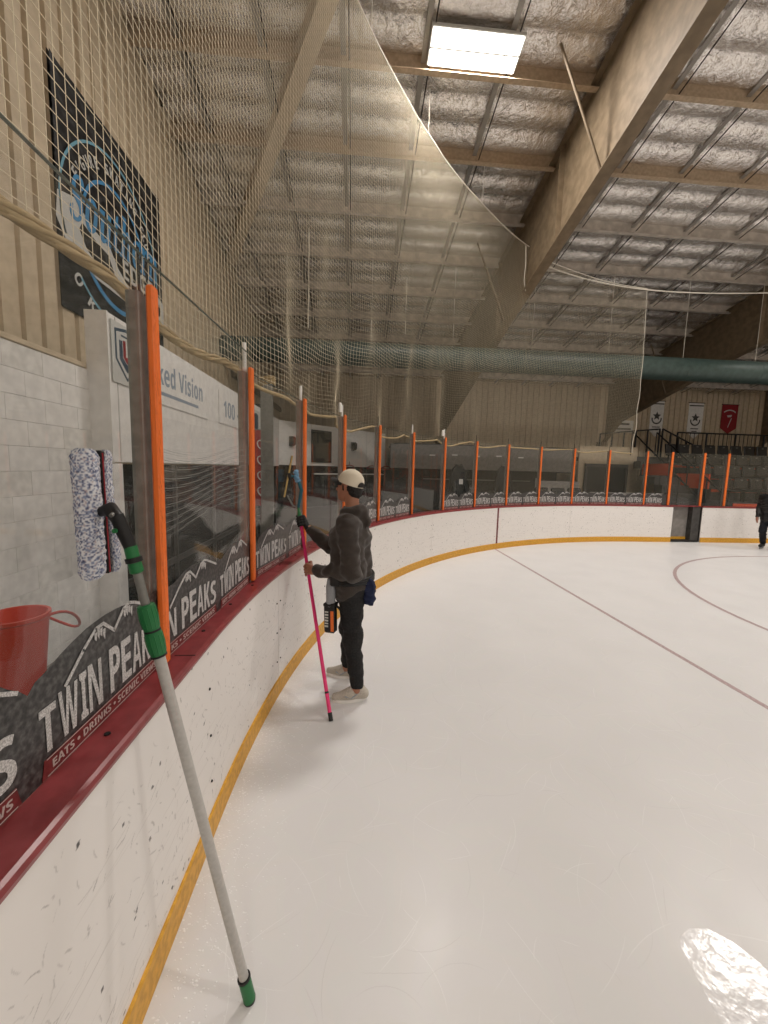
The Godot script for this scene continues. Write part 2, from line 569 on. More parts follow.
func build_shell() -> void:
	# ice slab
	var m := mb()
	m.box(Vector3(14.6, -0.1, 2.2), Vector3(31, 0.2, 26.2))
	var ice := struct("floor", m, mats.ice)
	ice.set_meta("label", "white skating ice with fine scratches")
	# painted lines lie in the ice
	m = mb()
	m.box(Vector3(3.50, 0.0, 2.0), Vector3(0.05, 0.004, 24.6))
	obj("goal_line", m, mats.paint, ice).set_meta("label", "faded red goal line in the ice")
	m = mb()
	var c := Vector3(9.90, 0.0, -4.26)
	for k in 96:
		var a := TAU * k / 96
		var b := TAU * (k + 1) / 96
		var p := []
		for q in [[a, 4.60], [b, 4.60], [b, 4.66], [a, 4.66]]:
			p.append(c + Vector3(cos(q[0]) * q[1], 0.002, sin(q[0]) * q[1]))
		m.quad(p[3], p[2], p[1], p[0])
		m.quad(p[0] - Vector3(0, .004, 0), p[1] - Vector3(0, .004, 0), p[2] - Vector3(0, .004, 0), p[3] - Vector3(0, .004, 0))
	obj("faceoff_circle", m, mats.paint, ice).set_meta("label", "faded red face-off circle in the ice")
	# film of melt water near the camera
	m = mb()
	var poly := PackedVector2Array()
	for q in [[1.366, -1.326], [1.39, -1.36], [1.46, -1.385], [1.535, -1.382], [1.60, -1.33], [1.64, -1.26], [1.655, -1.19], [1.70, -1.07], [1.70, -0.85], [1.28, -0.85], [1.305, -1.00]]:
		poly.append(Vector2(q[0] - 1.5, -(q[1] + 1.1)))
	m.prism(poly, 0.0015, Transform3D(Basis(Vector3.RIGHT, -PI / 2), Vector3(1.5, 0.0006, -1.1)))
	var film := obj("meltwater", m, mats.water)
	tag(film, "thin wet patch on the ice mirroring a ceiling light", "water")
	# scraped snow lying along the foot of the boards
	var fl := mb()
	fl.lathe([Vector2(0, 1.0), Vector2(0.7, 0.6), Vector2(1.0, 0.0)], Transform3D.IDENTITY, 5)
	var mm := MultiMesh.new()
	mm.transform_format = MultiMesh.TRANSFORM_3D
	mm.mesh = fl.mesh()
	mm.instance_count = 5200
	for k in 5200:
		var ss := rng.randf_range(-1.6, 9.0)
		var off := 0.016 + absf(rng.randfn(0.0, 0.16))
		var r := rng.randf_range(0.0015, 0.0045)
		mm.set_instance_transform(k, Transform3D(Basis(Vector3.UP, rng.randf() * TAU).scaled(Vector3(r * rng.randf_range(0.8, 2.0), r * 0.4, r)), bp(ss, -off, 0.0)))
	var shav := MultiMeshInstance3D.new()
	shav.name = "ice_shavings"
	shav.multimesh = mm
	shav.material_override = mats.snow
	add_child(shav)
	shav.set_meta("kind", "stuff")
	tag(shav, "scraped white ice shavings along the foot of the boards", "ice shavings")
	# walkway floor around the rink
	m = mb()
	m.box(Vector3(13, -0.3, 2.3), Vector3(36, 0.18, 48))
	struct("floor", m, mats.rubber).name = "floor_walkway"
	m = mb()
	m.box(Vector3(-2.5, -0.1, 2), Vector3(2.9, 0.2, 46))
	m.box(Vector3(14, -0.1, -16.0), Vector3(33, 0.2, 9.6))
	struct("floor_rubber", m, mats.rubber)
	# end wall: ribbed steel, one sheet after another
	var wl := holder("wall_left")
	wl.set_meta("label", "tan ribbed steel end wall")
	var w := 0.91
	var z := 8.0
	while z > -20.6:
		var h := minf(roof_y(z), roof_y(z - w)) - 3.05 + 0.12
		var p := rib_panel(w, h, 0.303, 0.045)
		var o := obj("wall_sheet", p, mats.tan, wl)
		o.transform = Transform3D(Basis(Vector3(0, 0, -1), Vector3.UP, Vector3(1, 0, 0)), Vector3(-3.84, 3.05, z))
		z -= w
	m = mb()
	m.box(Vector3(-4.0, 5.2, 2), Vector3(0.2, 11, 46))
	obj("backing", m, mats.tan, wl)
	# far wall
	var wf := holder("wall_far")
	wf.set_meta("label", "tan ribbed steel wall behind the stands")
	var x := -3.8
	while x < 29.0:
		var o := obj("wall_sheet", rib_panel(1.21, 5.0, 0.303, 0.045), mats.tan, wf)
		o.position = Vector3(x, 1.6, -20.6)
		x += 1.21
	m = mb()
	m.box(Vector3(13, 3.3, -20.78), Vector3(34, 6.8, 0.2))
	obj("backing", m, mats.tan, wf)
	m = mb()
	m.box(Vector3(30.1, 5.2, 2), Vector3(0.2, 11, 46))
	struct("wall_right", m, mats.tan)
	m = mb()
	m.box(Vector3(13, 5.2, 25.0), Vector3(34.4, 11, 0.2))
	struct("wall_back", m, mats.tan)

func build_ceiling() -> void:
	var ce := holder("ceiling")
	ce.set_meta("label", "sloping roof lined with crinkled foil insulation")
	var a := atan(SLOPE)
	# deck
	var m := mb()
	var up := Vector3(0, 0.30, 0)
	for e in [[-21.0, 2.15], [2.15, 25.2]]:
		var p := []
		for q in [[-4.2, e[0]], [30.3, e[0]], [30.3, e[1]], [-4.2, e[1]]]:
			p.append(Vector3(q[0], roof_y(q[1]), q[1]) + up)
		var t := Vector3(0, 0.15, 0)
		m.quad(p[0], p[1], p[2], p[3])
		m.quad(p[3] + t, p[2] + t, p[1] + t, p[0] + t)
		for k in 4:
			m.quad(p[k], p[k] + t, p[(k + 1) % 4] + t, p[(k + 1) % 4])
	obj("roof_deck", m, mats.purlin, ce)
	# insulation blankets, sagging between purlins and straps
	var kinds := []
	var nz := FastNoiseLite.new()
	nz.frequency = 1.6
	nz.fractal_octaves = 3
	for kd in 6:
		nz.seed = 50 + kd
		var g := mb()
		var nu := 14
		var nv := 18
		var off := Vector2(rng.randf(), rng.randf())
		for j in nv + 1:
			for i in nu + 1:
				var u := float(i) / nu
				var v := float(j) / nv
				var fr := fposmod(v * 3.0, 1.0)
				var sag := 0.12 * pow(maxf(0.0, sin(PI * fr)), 0.6)
				if j % 6 == 0: sag = 0.0
				var y := -sag * (0.8 + 0.2 * sin(PI * u)) + 0.03 * nz.get_noise_2d(u * 2.2, v * 2.2) * (0.0 if j % 6 == 0 else 1.0)
				g.vert(Vector3(u, y, v * 1.5), Vector3.DOWN, Vector2(u, v) + off)
		for j in nv:
			for i in nu:
				var q := j * (nu + 1) + i
				g.i.append_array([q, q + nu + 1, q + 1, q + 1, q + nu + 1, q + nu + 2])
		var st := SurfaceTool.new()
		var am := g.mesh()
		st.create_from(am, 0)
		st.generate_normals()
		st.generate_tangents()
		var cm := st.commit()
		# normals must point down
		kinds.append(cm)
	var xs := [-3.8, -3.06, -1.69, -0.32, 1.05, 2.42, 4.2, 5.65, 7.1, 8.55, 10.0, 11.45, 12.9, 14.35, 15.8, 17.25, 18.7, 20.15, 21.6]
	var zs := []
	for k in 12: zs.append(-19.6 - 1.0 + 1.5 * k + (0.0 if k else 0.0))
	# purlin lines at -4.6, -6.1 ... -19.6
	for k in 11:
		var z0 := -21.1 + 1.5 * k
		for i in xs.size() - 1:
			var o := obj("insulation_blanket", kinds[rng.randi() % 6], mats.foil, ce)
			var wx: float = xs[i + 1] - xs[i]
			var b := Basis(Vector3.RIGHT, -a)
			var flip := rng.randf() < 0.5
			o.transform = Transform3D(Basis(b.x * (-wx if flip else wx), b.y, b.z * (1.0 / cos(a))), Vector3(xs[i + 1] if flip else xs[i], roof_y(z0) + 0.12, z0))
	for k in 12:
		var z0 := -21.1 + 1.5 * k
		m = mb()
		m.box(Vector3(13, roof_y(z0) - 0.02, z0), Vector3(34, 0.30, 0.02))
		m.box(Vector3(13, roof_y(z0) - 0.165, z0 + 0.045), Vector3(34, 0.012, 0.11))
		obj("purlin", m, mats.rust if k == 9 or k == 8 else mats.purlin, ce)
	for k in 4:
		var z0 := -3.1 + 1.5 * k
		m = mb()
		m.box(Vector3(13, roof_y(z0) + 0.06, z0), Vector3(34, 0.24, 0.02))
		obj("purlin", m, mats.purlin, ce)
	for x in xs:
		if x in [-3.8, 4.2, 12.9, 21.6]: continue
		m = mb()
		var p0 := Vector3(x, roof_y(-20.6) + 0.0, -20.6)
		var p1 := Vector3(x, roof_y(-3.2) + 0.0, -3.2)
		var d := (p1 - p0)
		m.box((p0 + p1) * 0.5, Vector3(0.09, 0.006, d.length()), Basis(Vector3.RIGHT, -a))
		obj("strap", m, mats.strap, ce)
		m = mb()
		m.tube([p0 + Vector3(0.10, -0.07, 0), p1 + Vector3(0.10, -0.07, 0)], 0.011, 6)
		obj("sag_rod", m, mats.rod, ce)

# ---------------------------------------------------------------- steel frames
func rafter(called_label: String, x: float, bottom: Array, stiff: Array, braces: Array) -> void:
	var t := thing("steel_rafter", called_label, "beam", Vector3.ZERO, "roof frames")
	var poly := PackedVector2Array()
	for b in bottom: poly.append(Vector2(b.x, b.y))
	for k in range(bottom.size() - 1, -1, -1):
		poly.append(Vector2(bottom[k].x, roof_y(bottom[k].x) - 0.07))
	# polygon is in (z, y); turn it so that its plane faces x
	var xf := Transform3D(Basis(Vector3(0, 0, 1), Vector3.UP, Vector3(-1, 0, 0)), Vector3(x + 0.008, 0, 0))
	obj("web", mb().prism(poly, 0.016, xf), mats.steel, t)
	for e in [0, 1]:
		var m := mb()
		for k in bottom.size() - 1:
			var a: Vector2 = bottom[k]
			var b: Vector2 = bottom[k + 1]
			if e == 1:
				a.y = roof_y(a.x) - 0.07
				b.y = roof_y(b.x) - 0.07
			var p := Vector3(x, a.y, a.x)
			var q := Vector3(x, b.y, b.x)
			var d := (q - p)
			var bs := Basis(Vector3.RIGHT, d.normalized().cross(Vector3.RIGHT), d.normalized())
			m.box((p + q) * 0.5, Vector3(0.25, 0.022, d.length() + 0.01), bs)
		obj("bottom_flange" if e == 0 else "top_flange", m, mats.steel, t)
	for s in stiff:
		var y0 := bottom_y(bottom, s)
		var y1 := roof_y(s) - 0.08
		for sd in [-1, 1]:
			obj("stiffener", mb().box(Vector3(x + sd * 0.065, (y0 + y1) * 0.5, s), Vector3(0.115, y1 - y0 - 0.03, 0.015)), mats.steel, t)
	for s in braces:
		for sd in [-1, 1]:
			var y0 := bottom_y(bottom, s) + 0.03
			obj("flange_brace", mb().tube([Vector3(x + sd * 0.11, y0, s), Vector3(x + sd * 0.95, roof_y(s) - 0.05, s)], 0.03, 4), mats.steel, t)

func bottom_y(bottom: Array, z: float) -> float:
	for k in bottom.size() - 1:
		var a: Vector2 = bottom[k]
		var b: Vector2 = bottom[k + 1]
		if (z - a.x) * (z - b.x) <= 0.0:
			return lerpf(a.y, b.y, (z - a.x) / (b.x - a.x))
	return bottom[0].y

func build_frames() -> void:
	rafter("tan steel rafter crossing the roof beside the lit ceiling light, where the net ends", 4.2, [Vector2(2.1, 9.0), Vector2(-5.0, 7.56), Vector2(-11.3, 6.12), Vector2(-18.9, 3.9), Vector2(-20.0, 3.2)], [-8.6, -12.0], [-7.1, -11.4])
	rafter("tan steel rafter at the far right above the hanging banners", 12.9, [Vector2(2.1, 9.1), Vector2(-5.0, 7.7), Vector2(-13.2, 6.0), Vector2(-18.9, 4.5), Vector2(-20.0, 3.6)], [-12.3], [-11.1, -16.0])
	rafter("tan steel rafter beyond the right edge over the stands", 21.6, [Vector2(2.1, 9.1), Vector2(-5.0, 7.7), Vector2(-13.2, 6.0), Vector2(-18.9, 4.5), Vector2(-20.0, 3.6)], [], [-16.0])
	for x in [4.2, 12.9, 21.6]:
		var m := mb()
		m.box(Vector3(x, 1.8, -20.25), Vector3(0.02, 3.6, 0.5))
		m.box(Vector3(x, 1.8, -19.99), Vector3(0.25, 3.6, 0.02))
		m.box(Vector3(x, 1.8, -20.5), Vector3(0.25, 3.6, 0.02))
		tag(obj("steel_column", m, mats.steel), ["tan steel column at the far wall under the rafter beside the net", "tan steel column at the far wall under the right-hand rafter", "tan steel column beyond the right edge of the stands"][[4.2, 12.9, 21.6].find(x)], "column", "roof frames")
	# diagonal member from the end wall up under the roof
	var t := thing("diagonal_beam", "tan steel beam rising diagonally behind the net from the end wall", "beam")
	var a := Vector3(-3.70, roof_y(-12.45) - 0.16, -12.45)
	var b := Vector3(-0.30, roof_y(-6.3) - 0.16, -6.3)
	var d := (b - a).normalized()
	var side := d.cross(Vector3.UP).normalized()
	var bs := Basis(side, side.cross(-d).normalized(), -d)
	var c := (a + b) * 0.5
	obj("bottom_flange", mb().box(c + bs.y * -0.14, Vector3(0.27, 0.02, (b - a).length()), bs), mats.tan, t)
	obj("web", mb().box(c, Vector3(0.015, 0.28, (b - a).length()), bs), mats.tan, t)
	obj("top_flange", mb().box(c + bs.y * 0.14, Vector3(0.27, 0.02, (b - a).length()), bs), mats.tan, t)
	# girt line on the end wall
	var g := mb()
	g.box(Vector3(-3.72, 4.65, -16.5), Vector3(0.1, 0.2, 7.6))
	tag(obj("wall_girt", g, mats.steel), "tan steel girt along the end wall behind the net", "beam")

# ---------------------------------------------------------------- ceiling lights
func build_lamps() -> void:
	var n := 0
	for z in [-7.24, 2.15, 11.6]:
		for x in [1.86, 8.80, 15.8, 22.8]:
			if z == 2.15 and x < 5.0: continue
			var y := roof_y(z) - 0.14
			var lab := "white linear ceiling light over the rink, outside the picture"
			if n == 0: lab = "bright linear ceiling light in two halves hanging under the foil roof"
			var t := thing("ceiling_light", lab, "light", Vector3(x, y, z), "rink ceiling lights")
			var tilt := Basis(Vector3.RIGHT, -atan(SLOPE) if z < 2.15 else atan(SLOPE))
			obj("housing", mb().box(tilt * Vector3(0, 0.05, 0), Vector3(1.54, 0.07, 0.54), tilt, 0.01), mats.lampbody, t)
			for s in [-1, 1]:
				obj("diffuser", mb().box(tilt * Vector3(0, 0.005, s * 0.132), Vector3(1.48, 0.03, 0.238), tilt, 0.008), mats.emit, t)
			obj("centre_strip", mb().box(tilt * Vector3(0, 0.005, 0), Vector3(1.5, 0.032, 0.02), tilt), mats.lampbody, t)
			for s in [-0.6, 0.6]:
				obj("hanger", mb().tube([tilt * Vector3(s, 0.08, 0), Vector3(s, 0.30, 0)], 0.006, 5), mats.screw, t)
			var l := AreaLight3D.new()
			l.name = "glow"
			l.area_size = Vector2(1.48, 0.5)
			l.light_color = LAMP_COLOR
			l.light_energy = LAMP_ENERGY
			l.shadow_enabled = true
			l.set("area_range", 60.0)
			l.transform = Transform3D(tilt * Basis(Vector3.RIGHT, -PI / 2), tilt * Vector3(0, -0.025, 0))
			t.add_child(l)
			n += 1

func build_duct() -> void:
	var t := thing("air_duct", "long dark green round air duct under the roof along the far side", "duct")
	var y := 5.19
	var z := -11.95
	obj("pipe", mb().tube([Vector3(-3.78, y, z), Vector3(6, y, z), Vector3(14, y, z), Vector3(29.9, y, z)], 0.335, 28), mats.duct, t)
	for k in 14:
		var x := -2.0 + k * 2.4
		obj("band", mb().tube([Vector3(x - 0.03, y, z), Vector3(x + 0.03, y, z)], 0.342, 28), mats.duct, t)
		obj("hanger", mb().tube([Vector3(x, y + 0.3, z), Vector3(x, roof_y(z) - 0.05, z)], 0.006, 5), mats.cord, t)

# ---------------------------------------------------------------- dasher boards
func build_boards() -> void:
	var t := thing("dasher_boards", "white curved rink boards with yellow kick plate and dark red cap rail", "rink boards")
	var seams := [-6.5, -3.9, -1.3, 1.3, 3.9, 6.5, 9.05, 11.7, 14.95]
	var after := [15.86, 18.6, 21.2, 23.8, 26.4, 29.0, 32.0]
	var runs := []
	for k in seams.size() - 1: runs.append([seams[k], seams[k + 1]])
	for k in after.size() - 1: runs.append([after[k], after[k + 1]])
	for r in runs:
		var a: float = r[0] + 0.002
		var b: float = r[1] - 0.002
		var n := 14
		var p := obj("board_panel", sweep(mb(), [Vector2(0, 0.0), Vector2(0, HB - 0.03), Vector2(0.02, HB - 0.03), Vector2(0.02, 0.0)], a, b, n, 1.0 / 7.8), mats.board, t)
		obj("kick_plate", sweep(mb(), [Vector2(-0.012, 0.001), Vector2(-0.012, 0.136), Vector2(-0.006, 0.142), Vector2(0.0, 0.142), Vector2(0.0, 0.001)], a, b, n), mats.kick, p)
		obj("cap_rail", sweep(mb(), [Vector2(-0.010, HB - 0.035), Vector2(-0.014, HB - 0.02), Vector2(-0.010, HB - 0.006), Vector2(0.0, HB), Vector2(0.20, HB), Vector2(0.20, HB - 0.035)], a, b, n), mats.cap, p)
		obj("frame", sweep(mb(), [Vector2(0.02, 0.0), Vector2(0.02, HB - 0.036), Vector2(0.19, HB - 0.036), Vector2(0.19, 0.0)], a, b, n), mats.darkgrey, p)
		# screws along panel ends and cap
		var m := mb()
		var s := a + 0.04
		while s < b:
			for y in [0.3, 0.55, 0.8]:
				m.box(bp(s, -0.001, y), Vector3(0.012, 0.012, 0.012), Basis(Vector3.UP, -s / RR), 0.003)
			s += 1.26
		s = a + 0.2
		while s < b:
			m.lathe([Vector2(0.0, 0.004), Vector2(0.009, 0.004), Vector2(0.010, 0.0)], Transform3D(Basis.IDENTITY, bp(s, 0.06, HB)), 8)
			s += 0.4
		obj("screws", m, mats.screw, p).set_meta("kind", "stuff")
	obj("goal_line_stripe", sweep(mb(), [Vector2(-0.002, 0.124), Vector2(-0.002, HB - 0.04), Vector2(0.001, HB - 0.04), Vector2(0.001, 0.124)], 9.02, 9.08, 2), mats.redline, t)
	for q in [-0.17, 2.30, 4.70, 7.10]:
		obj("cap_seam", sweep(mb(), [Vector2(-0.004, HB - 0.001), Vector2(0.085, HB - 0.001), Vector2(0.085, HB + 0.0012), Vector2(-0.004, HB + 0.0012)], q, q + 0.006, 1), mats.black, t)
	# player gate, recessed, between the eleventh metre posts
	var g := thing("player_gate", "grey recessed player gate in the white far boards", "gate", Vector3.ZERO)
	obj("panel", mb().box(Vector3(9.50, 0.52, -10.98), Vector3(0.66, 1.02, 0.05), Basis.IDENTITY, 0.006), mats.grey, g)
	obj("kick_plate", mb().box(Vector3(9.52, 0.085, -10.95), Vector3(0.60, 0.10, 0.02)), mats.kick, g)
	obj("jamb", mb().box(Vector3(9.955, 0.52, -10.88), Vector3(0.24, 1.04, 0.16), Basis.IDENTITY, 0.006), mats.darkgrey, g)
	obj("jamb", mb().box(Vector3(9.155, 0.52, -10.88), Vector3(0.04, 1.04, 0.16), Basis.IDENTITY, 0.006), mats.dark, g)
	obj("sill", mb().box(Vector3(9.6, 0.03, -10.86), Vector3(0.92, 0.06, 0.18)), mats.dark, g)
	obj("cap", mb().box(Vector3(9.6, 1.055, -10.88), Vector3(0.93, 0.03, 0.20)), mats.cap, g)

# ---------------------------------------------------------------- glass, posts, adverts
const ORD := ["first", "second", "third", "fourth", "fifth", "sixth", "seventh", "eighth", "ninth", "tenth", "eleventh", "twelfth", "thirteenth", "fourteenth", "fifteenth", "sixteenth", "seventeenth", "eighteenth", "nineteenth"]

func frame_at(s: float, off: float, y: float) -> Transform3D:
	# x along the boards, y up, z towards the ice
	var n := -bn(s)
	return Transform3D(Basis(Vector3.UP.cross(n), Vector3.UP, n), bp(s, off, y))

func ad_mountain(m: MB, xf: Transform3D, w: float, h: float) -> void:
	# two peaks as broad outlined ridges with snow below the tips
	var ridge := [Vector2(-0.50, -0.5), Vector2(-0.33, 0.02), Vector2(-0.20, 0.34), Vector2(-0.12, 0.36), Vector2(0.0, 0.0), Vector2(0.12, 0.42), Vector2(0.20, 0.5), Vector2(0.27, 0.42), Vector2(0.5, 0.05)]
	for k in ridge.size() - 1:
		var a := Vector2(ridge[k].x * w, ridge[k].y * h)
		var b := Vector2(ridge[k + 1].x * w, ridge[k + 1].y * h)
		var d := (b - a).normalized()
		var q := Vector2(-d.y, d.x) * (0.0055)
		m.prism(PackedVector2Array([a - q - d * 0.003, b - q + d * 0.003, b + q + d * 0.003, a + q - d * 0.003]), 0.0015, xf)
	for pk in [Vector2(-0.16, 0.20), Vector2(0.18, 0.34)]:
		for k in 4:
			var c := Vector2(pk.x * w + (k - 1.5) * 0.014, pk.y * h - absf(k - 1.3) * 0.008)
			m.prism(PackedVector2Array([c + Vector2(-0.006, 0.014), c + Vector2(0.007, 0.016), c + Vector2(0.002, -0.012 - 0.008 * (k % 2)), c + Vector2(-0.006, -0.004)]), 0.0015, xf)

var ad_meshes := {}

func ad_set(word: String, w: float) -> Dictionary:
	var key := word + str(w)
	if ad_meshes.has(key): return ad_meshes[key]
	var out := {}
	var m := mb()
	var n := word.length()
	var total := 0.0
	var widths := []
	for ch in word:
		var k: float = {" ": 0.45, "I": 0.5, "W": 1.25, "N": 1.05}.get(ch, 0.95)
		widths.append(k)
		total += k
	var x := -w * 0.5
	for k in n:
		var cw: float = widths[k] / total * w
		if word[k] != " ":
			var u := (x + cw * 0.5) / w
			var h := 0.125 + 0.03 * cos(u * PI * 1.1)
			lettering(m, word[k], cw * 0.86, h, Transform3D(Basis.IDENTITY, Vector3(x + cw * 0.5, 0.075 + h * 0.5, 0.002)), false, true, 0.0, 0.0015)
		x += cw
	out.letters = m.mesh()
	m = mb()
	ad_mountain(m, Transform3D(Basis.IDENTITY, Vector3(0.02, 0.285, 0.002)), w * 0.74 if n > 8 else w * 0.95, 0.13)
	out.peaks = m.mesh()
	m = mb()
	m.prism(PackedVector2Array([Vector2(-w * 0.5, 0.006), Vector2(w * 0.5, 0.006), Vector2(w * 0.5 - 0.012, 0.058), Vector2(-w * 0.5 + 0.012, 0.058)]), 0.0012, Transform3D(Basis.IDENTITY, Vector3(0, 0, 0.0015)))
	out.band = m.mesh()
	m = mb()
	var tag_line := "EATS • DRINKS • SCENIC VIEWS" if n > 8 else "KS • SCENIC VIEWS"
	lettering(m, tag_line, w * 0.88, 0.024, Transform3D(Basis.IDENTITY, Vector3(0, 0.032, 0.0032)), false, true, 0.0, 0.001)
	for yy in [0.009, 0.056]:
		m.box(Vector3(0, yy, 0.0033), Vector3(w * 0.94, 0.002, 0.001))
	out.tag = m.mesh()
	ad_meshes[key] = out
	return out

func pane_thing(idx: String, label: String, s0: float, s1: float, y0: float, y1: float, ads: Array) -> Node3D:
	var a := bp(s0, GO, y0)
	var b := bp(s1, GO, y0)
	var t := thing("rink_glass", label, "glass pane", (a + b) * 0.5, "rink glass")
	var d := (b - a)
	var w := d.length()
	var xx := d.normalized()
	# x runs from s0 to s1 seen from the ice: left to right
	t.basis = Basis(xx, Vector3.UP, xx.cross(Vector3.UP))
	var h := y1 - y0
	var g := mb()
	g.box(Vector3(0, h * 0.5, 0), Vector3(w, h, 0.012))
	obj("pane", g, mats.glass, t)
	obj("edge_strip", mb().box(Vector3(0, h + 0.001, 0), Vector3(w, 0.002, 0.012)), mats.glass_edge, t)
	if ads.size():
		# printed film with a ragged tree line
		var poly := PackedVector2Array([Vector2(-w * 0.5 + 0.004, 0.003), Vector2(w * 0.5 - 0.004, 0.003)])
		var n := 44
		for k in n + 1:
			var u := 1.0 - float(k) / n
			var xw := lerpf(-w * 0.5 + 0.004, w * 0.5 - 0.004, u)
			var hh := 0.30 + 0.025 * sin(u * 19.0 + s0 * 3.0) + 0.02 * sin(u * 47.0 + s0) + rng.randf_range(-0.008, 0.012)
			for ad in ads:
				var cx: float = ad[0] + ad[1] * 0.5 - w * 0.5
				var dx: float = absf(xw - cx) / (ad[1] * 0.42)
				if dx < 1.0: hh = maxf(hh, 0.30 + 0.055 * (1.0 - dx * dx))
			poly.append(Vector2(xw, hh))
		var st := obj("advert_strip", mb().prism(poly, 0.001, Transform3D(Basis.IDENTITY, Vector3(0, 0.0, 0.0062))), mats.ad_bg, t)
		st.set_meta("label", "dark printed advert film with mountain scene")
		for ad in ads:
			var ms := ad_set(ad[2], ad[1])
			for e in [["lettering", ms.letters, mats.ad_text], ["mountain_logo", ms.peaks, mats.ad_text], ["tagline_band", ms.band, mats.ad_red], ["tagline_lettering", ms.tag, mats.ad_line]]:
				var o := obj(e[0], e[1], e[2], st)
				o.position = Vector3(ad[0] + ad[1] * 0.5 - w * 0.5, 0, 0.0072)
	return t

func build_glass() -> void:
	# posts
	var ss := []
	ss = [-0.248, 0.996, 2.219, 3.41, 4.608, 5.845, 7.038, 8.246, 9.44, 10.624, 11.785, 12.934, 14.09, 14.84, 15.83, 16.58, 18.0, 19.2]
	for k in ss.size():
		var s: float = ss[k]
		var xf := frame_at(s, 0.0, 0.0)
		var where := "orange padded glass post, %s one along the boards from the leaning mop" % ORD[k]
		if k == 0: where = "nearest orange padded glass post, right beside the leaning mop pole"
		if k == 17: where = "orange padded glass post behind the skater at the right edge"
		var t := thing("glass_post", where, "post", bp(s, GO, HB), "orange glass posts")
		t.basis = xf.basis
		var top := 2.595 - HB
		var pw := 0.045 if k < 13 else 0.065
		obj("orange_pad", mb().box(Vector3(0, top * 0.5 + 0.005, 0.026), Vector3(pw, top - 0.005, 0.032), Basis.IDENTITY, 0.008), mats.orange, t)
		obj("support", mb().box(Vector3(0, top * 0.5 - 0.01, -0.034), Vector3(0.062, top - 0.03, 0.05), Basis.IDENTITY, 0.004), mats.alu, t)
		if k in [1, 2, 3, 5, 6]:
			obj("white_sleeve", mb().tube([Vector3(0.0, top - 0.02, -0.02), Vector3(0.0, top + [0, 0.17, 0.13, 0.13, 0, 0.15, 0.17][k], -0.02)], 0.014, 10), mats.white, t)
		else:
			obj("net_pin", mb().tube([Vector3(0.0, top - 0.02, -0.02), Vector3(0.0, top + 0.14, -0.02)], 0.006, 6), mats.black, t)
		if k in [3, 6]:
			obj("tie_clip", mb().box(Vector3(-0.06, top + 0.09, -0.02), Vector3(0.045, 0.12, 0.03), Basis.IDENTITY, 0.006), mats.white, t)
	# panes
	var e := 0.006
	var full := "TWIN PEAKS"
	var list := [[-1.39, -0.248, [[0.12 - 0.40, 0.6, full], [0.345, 0.655, full]]]]
	list[0][2] = [[0.485, 0.64, full], [0.0, 0.42, "PEAKS"]]
	list.append([ss[0], ss[1], [[0.05, 0.55, "N PEAKS"], [0.66, 0.55, full]]])
	list.append([ss[1], ss[2], [[0.08, 0.66, full], [0.80, 0.39, "TWIN P"]]])
	for k in range(2, 12):
		list.append([ss[k], ss[k + 1], [] if k in [2, 5] else [[0.04, 0.54, full], [0.62, 0.54, full]]])
	for k in range(12, 17):
		list.append([ss[k], ss[k + 1], [[0.06, 0.5, full]] if k == 12 else []])
	for k in list.size():
		var r: Array = list[k]
		var lab := "clear glass pane right of the %s orange post from the leaning mop" % ORD[maxi(0, k - 1)]
		if k == 0: lab = "nearest clear glass pane behind the leaning mop, with mountain advert"
		if k == 1: lab = "soap-streaked glass pane right of the nearest orange post"
		var t := pane_thing("", lab, r[0] + e, r[1] - e, HB, 2.70 if k < 2 else 2.57, r[2])
		if k == 1: add_soap(t, r[1] - r[0])

func add_soap(t: Node3D, w: float) -> void:
	var im := Image.create(512, 512, false, Image.FORMAT_RGBA8)
	im.fill(Color(0.75, 0.74, 0.72, 0.05))
	for k in 46:
		var y := 60.0 + k * 7.0
		var ph := k * 0.05
		for x in 512:
			var u := x / 512.0
			var yy := y + 26.0 * sin(u * 4.6 + ph) * (1.0 - 0.6 * u) - 40.0 * u * u
			var al := 0.42 * (0.5 + 0.5 * sin(u * 9.0 + k * 1.7)) + 0.05
			for q in 2:
				var py := int(yy) + q
				if py >= 0 and py < 512:
					im.set_pixel(x, py, Color(0.78, 0.77, 0.75, al * minf(1.0, minf(k, 46 - k) / 6.0)))
	var m := sm(Color.WHITE, 0.5)
	m.albedo_texture = ImageTexture.create_from_image(im)
	m.transparency = BaseMaterial3D.TRANSPARENCY_ALPHA
	var g := mb()
	g.quad(Vector3(-w * 0.46, 0.34, 0.0085), Vector3(w * 0.46, 0.34, 0.0085), Vector3(w * 0.46, 1.05, 0.0085), Vector3(-w * 0.46, 1.05, 0.0085))
	obj("soap_film", g, m, t).set_meta("label", "wavy soap streaks on the glass")

# ---------------------------------------------------------------- protective net
func net_top(s: float) -> float:
	if s < 6.5: return 8.02
	if s < 10.1: return lerpf(8.02, 7.42, (s - 6.5) / 3.6)
	return lerpf(7.30, 7.02, clampf((s - 10.1) / 4.0, 0, 1))

func net_bottom(s: float) -> float:
	var f := fposmod((s - S0) / STEP, 1.0)
	return 2.62 - 0.06 * smoothstep(1.0, 4.0, s) - (0.03 + 0.07 * smoothstep(2.0, 4.0, s) * (1.0 - smoothstep(7.0, 10.0, s))) * sin(PI * f) - 0.02 * sin(s * 3.7)

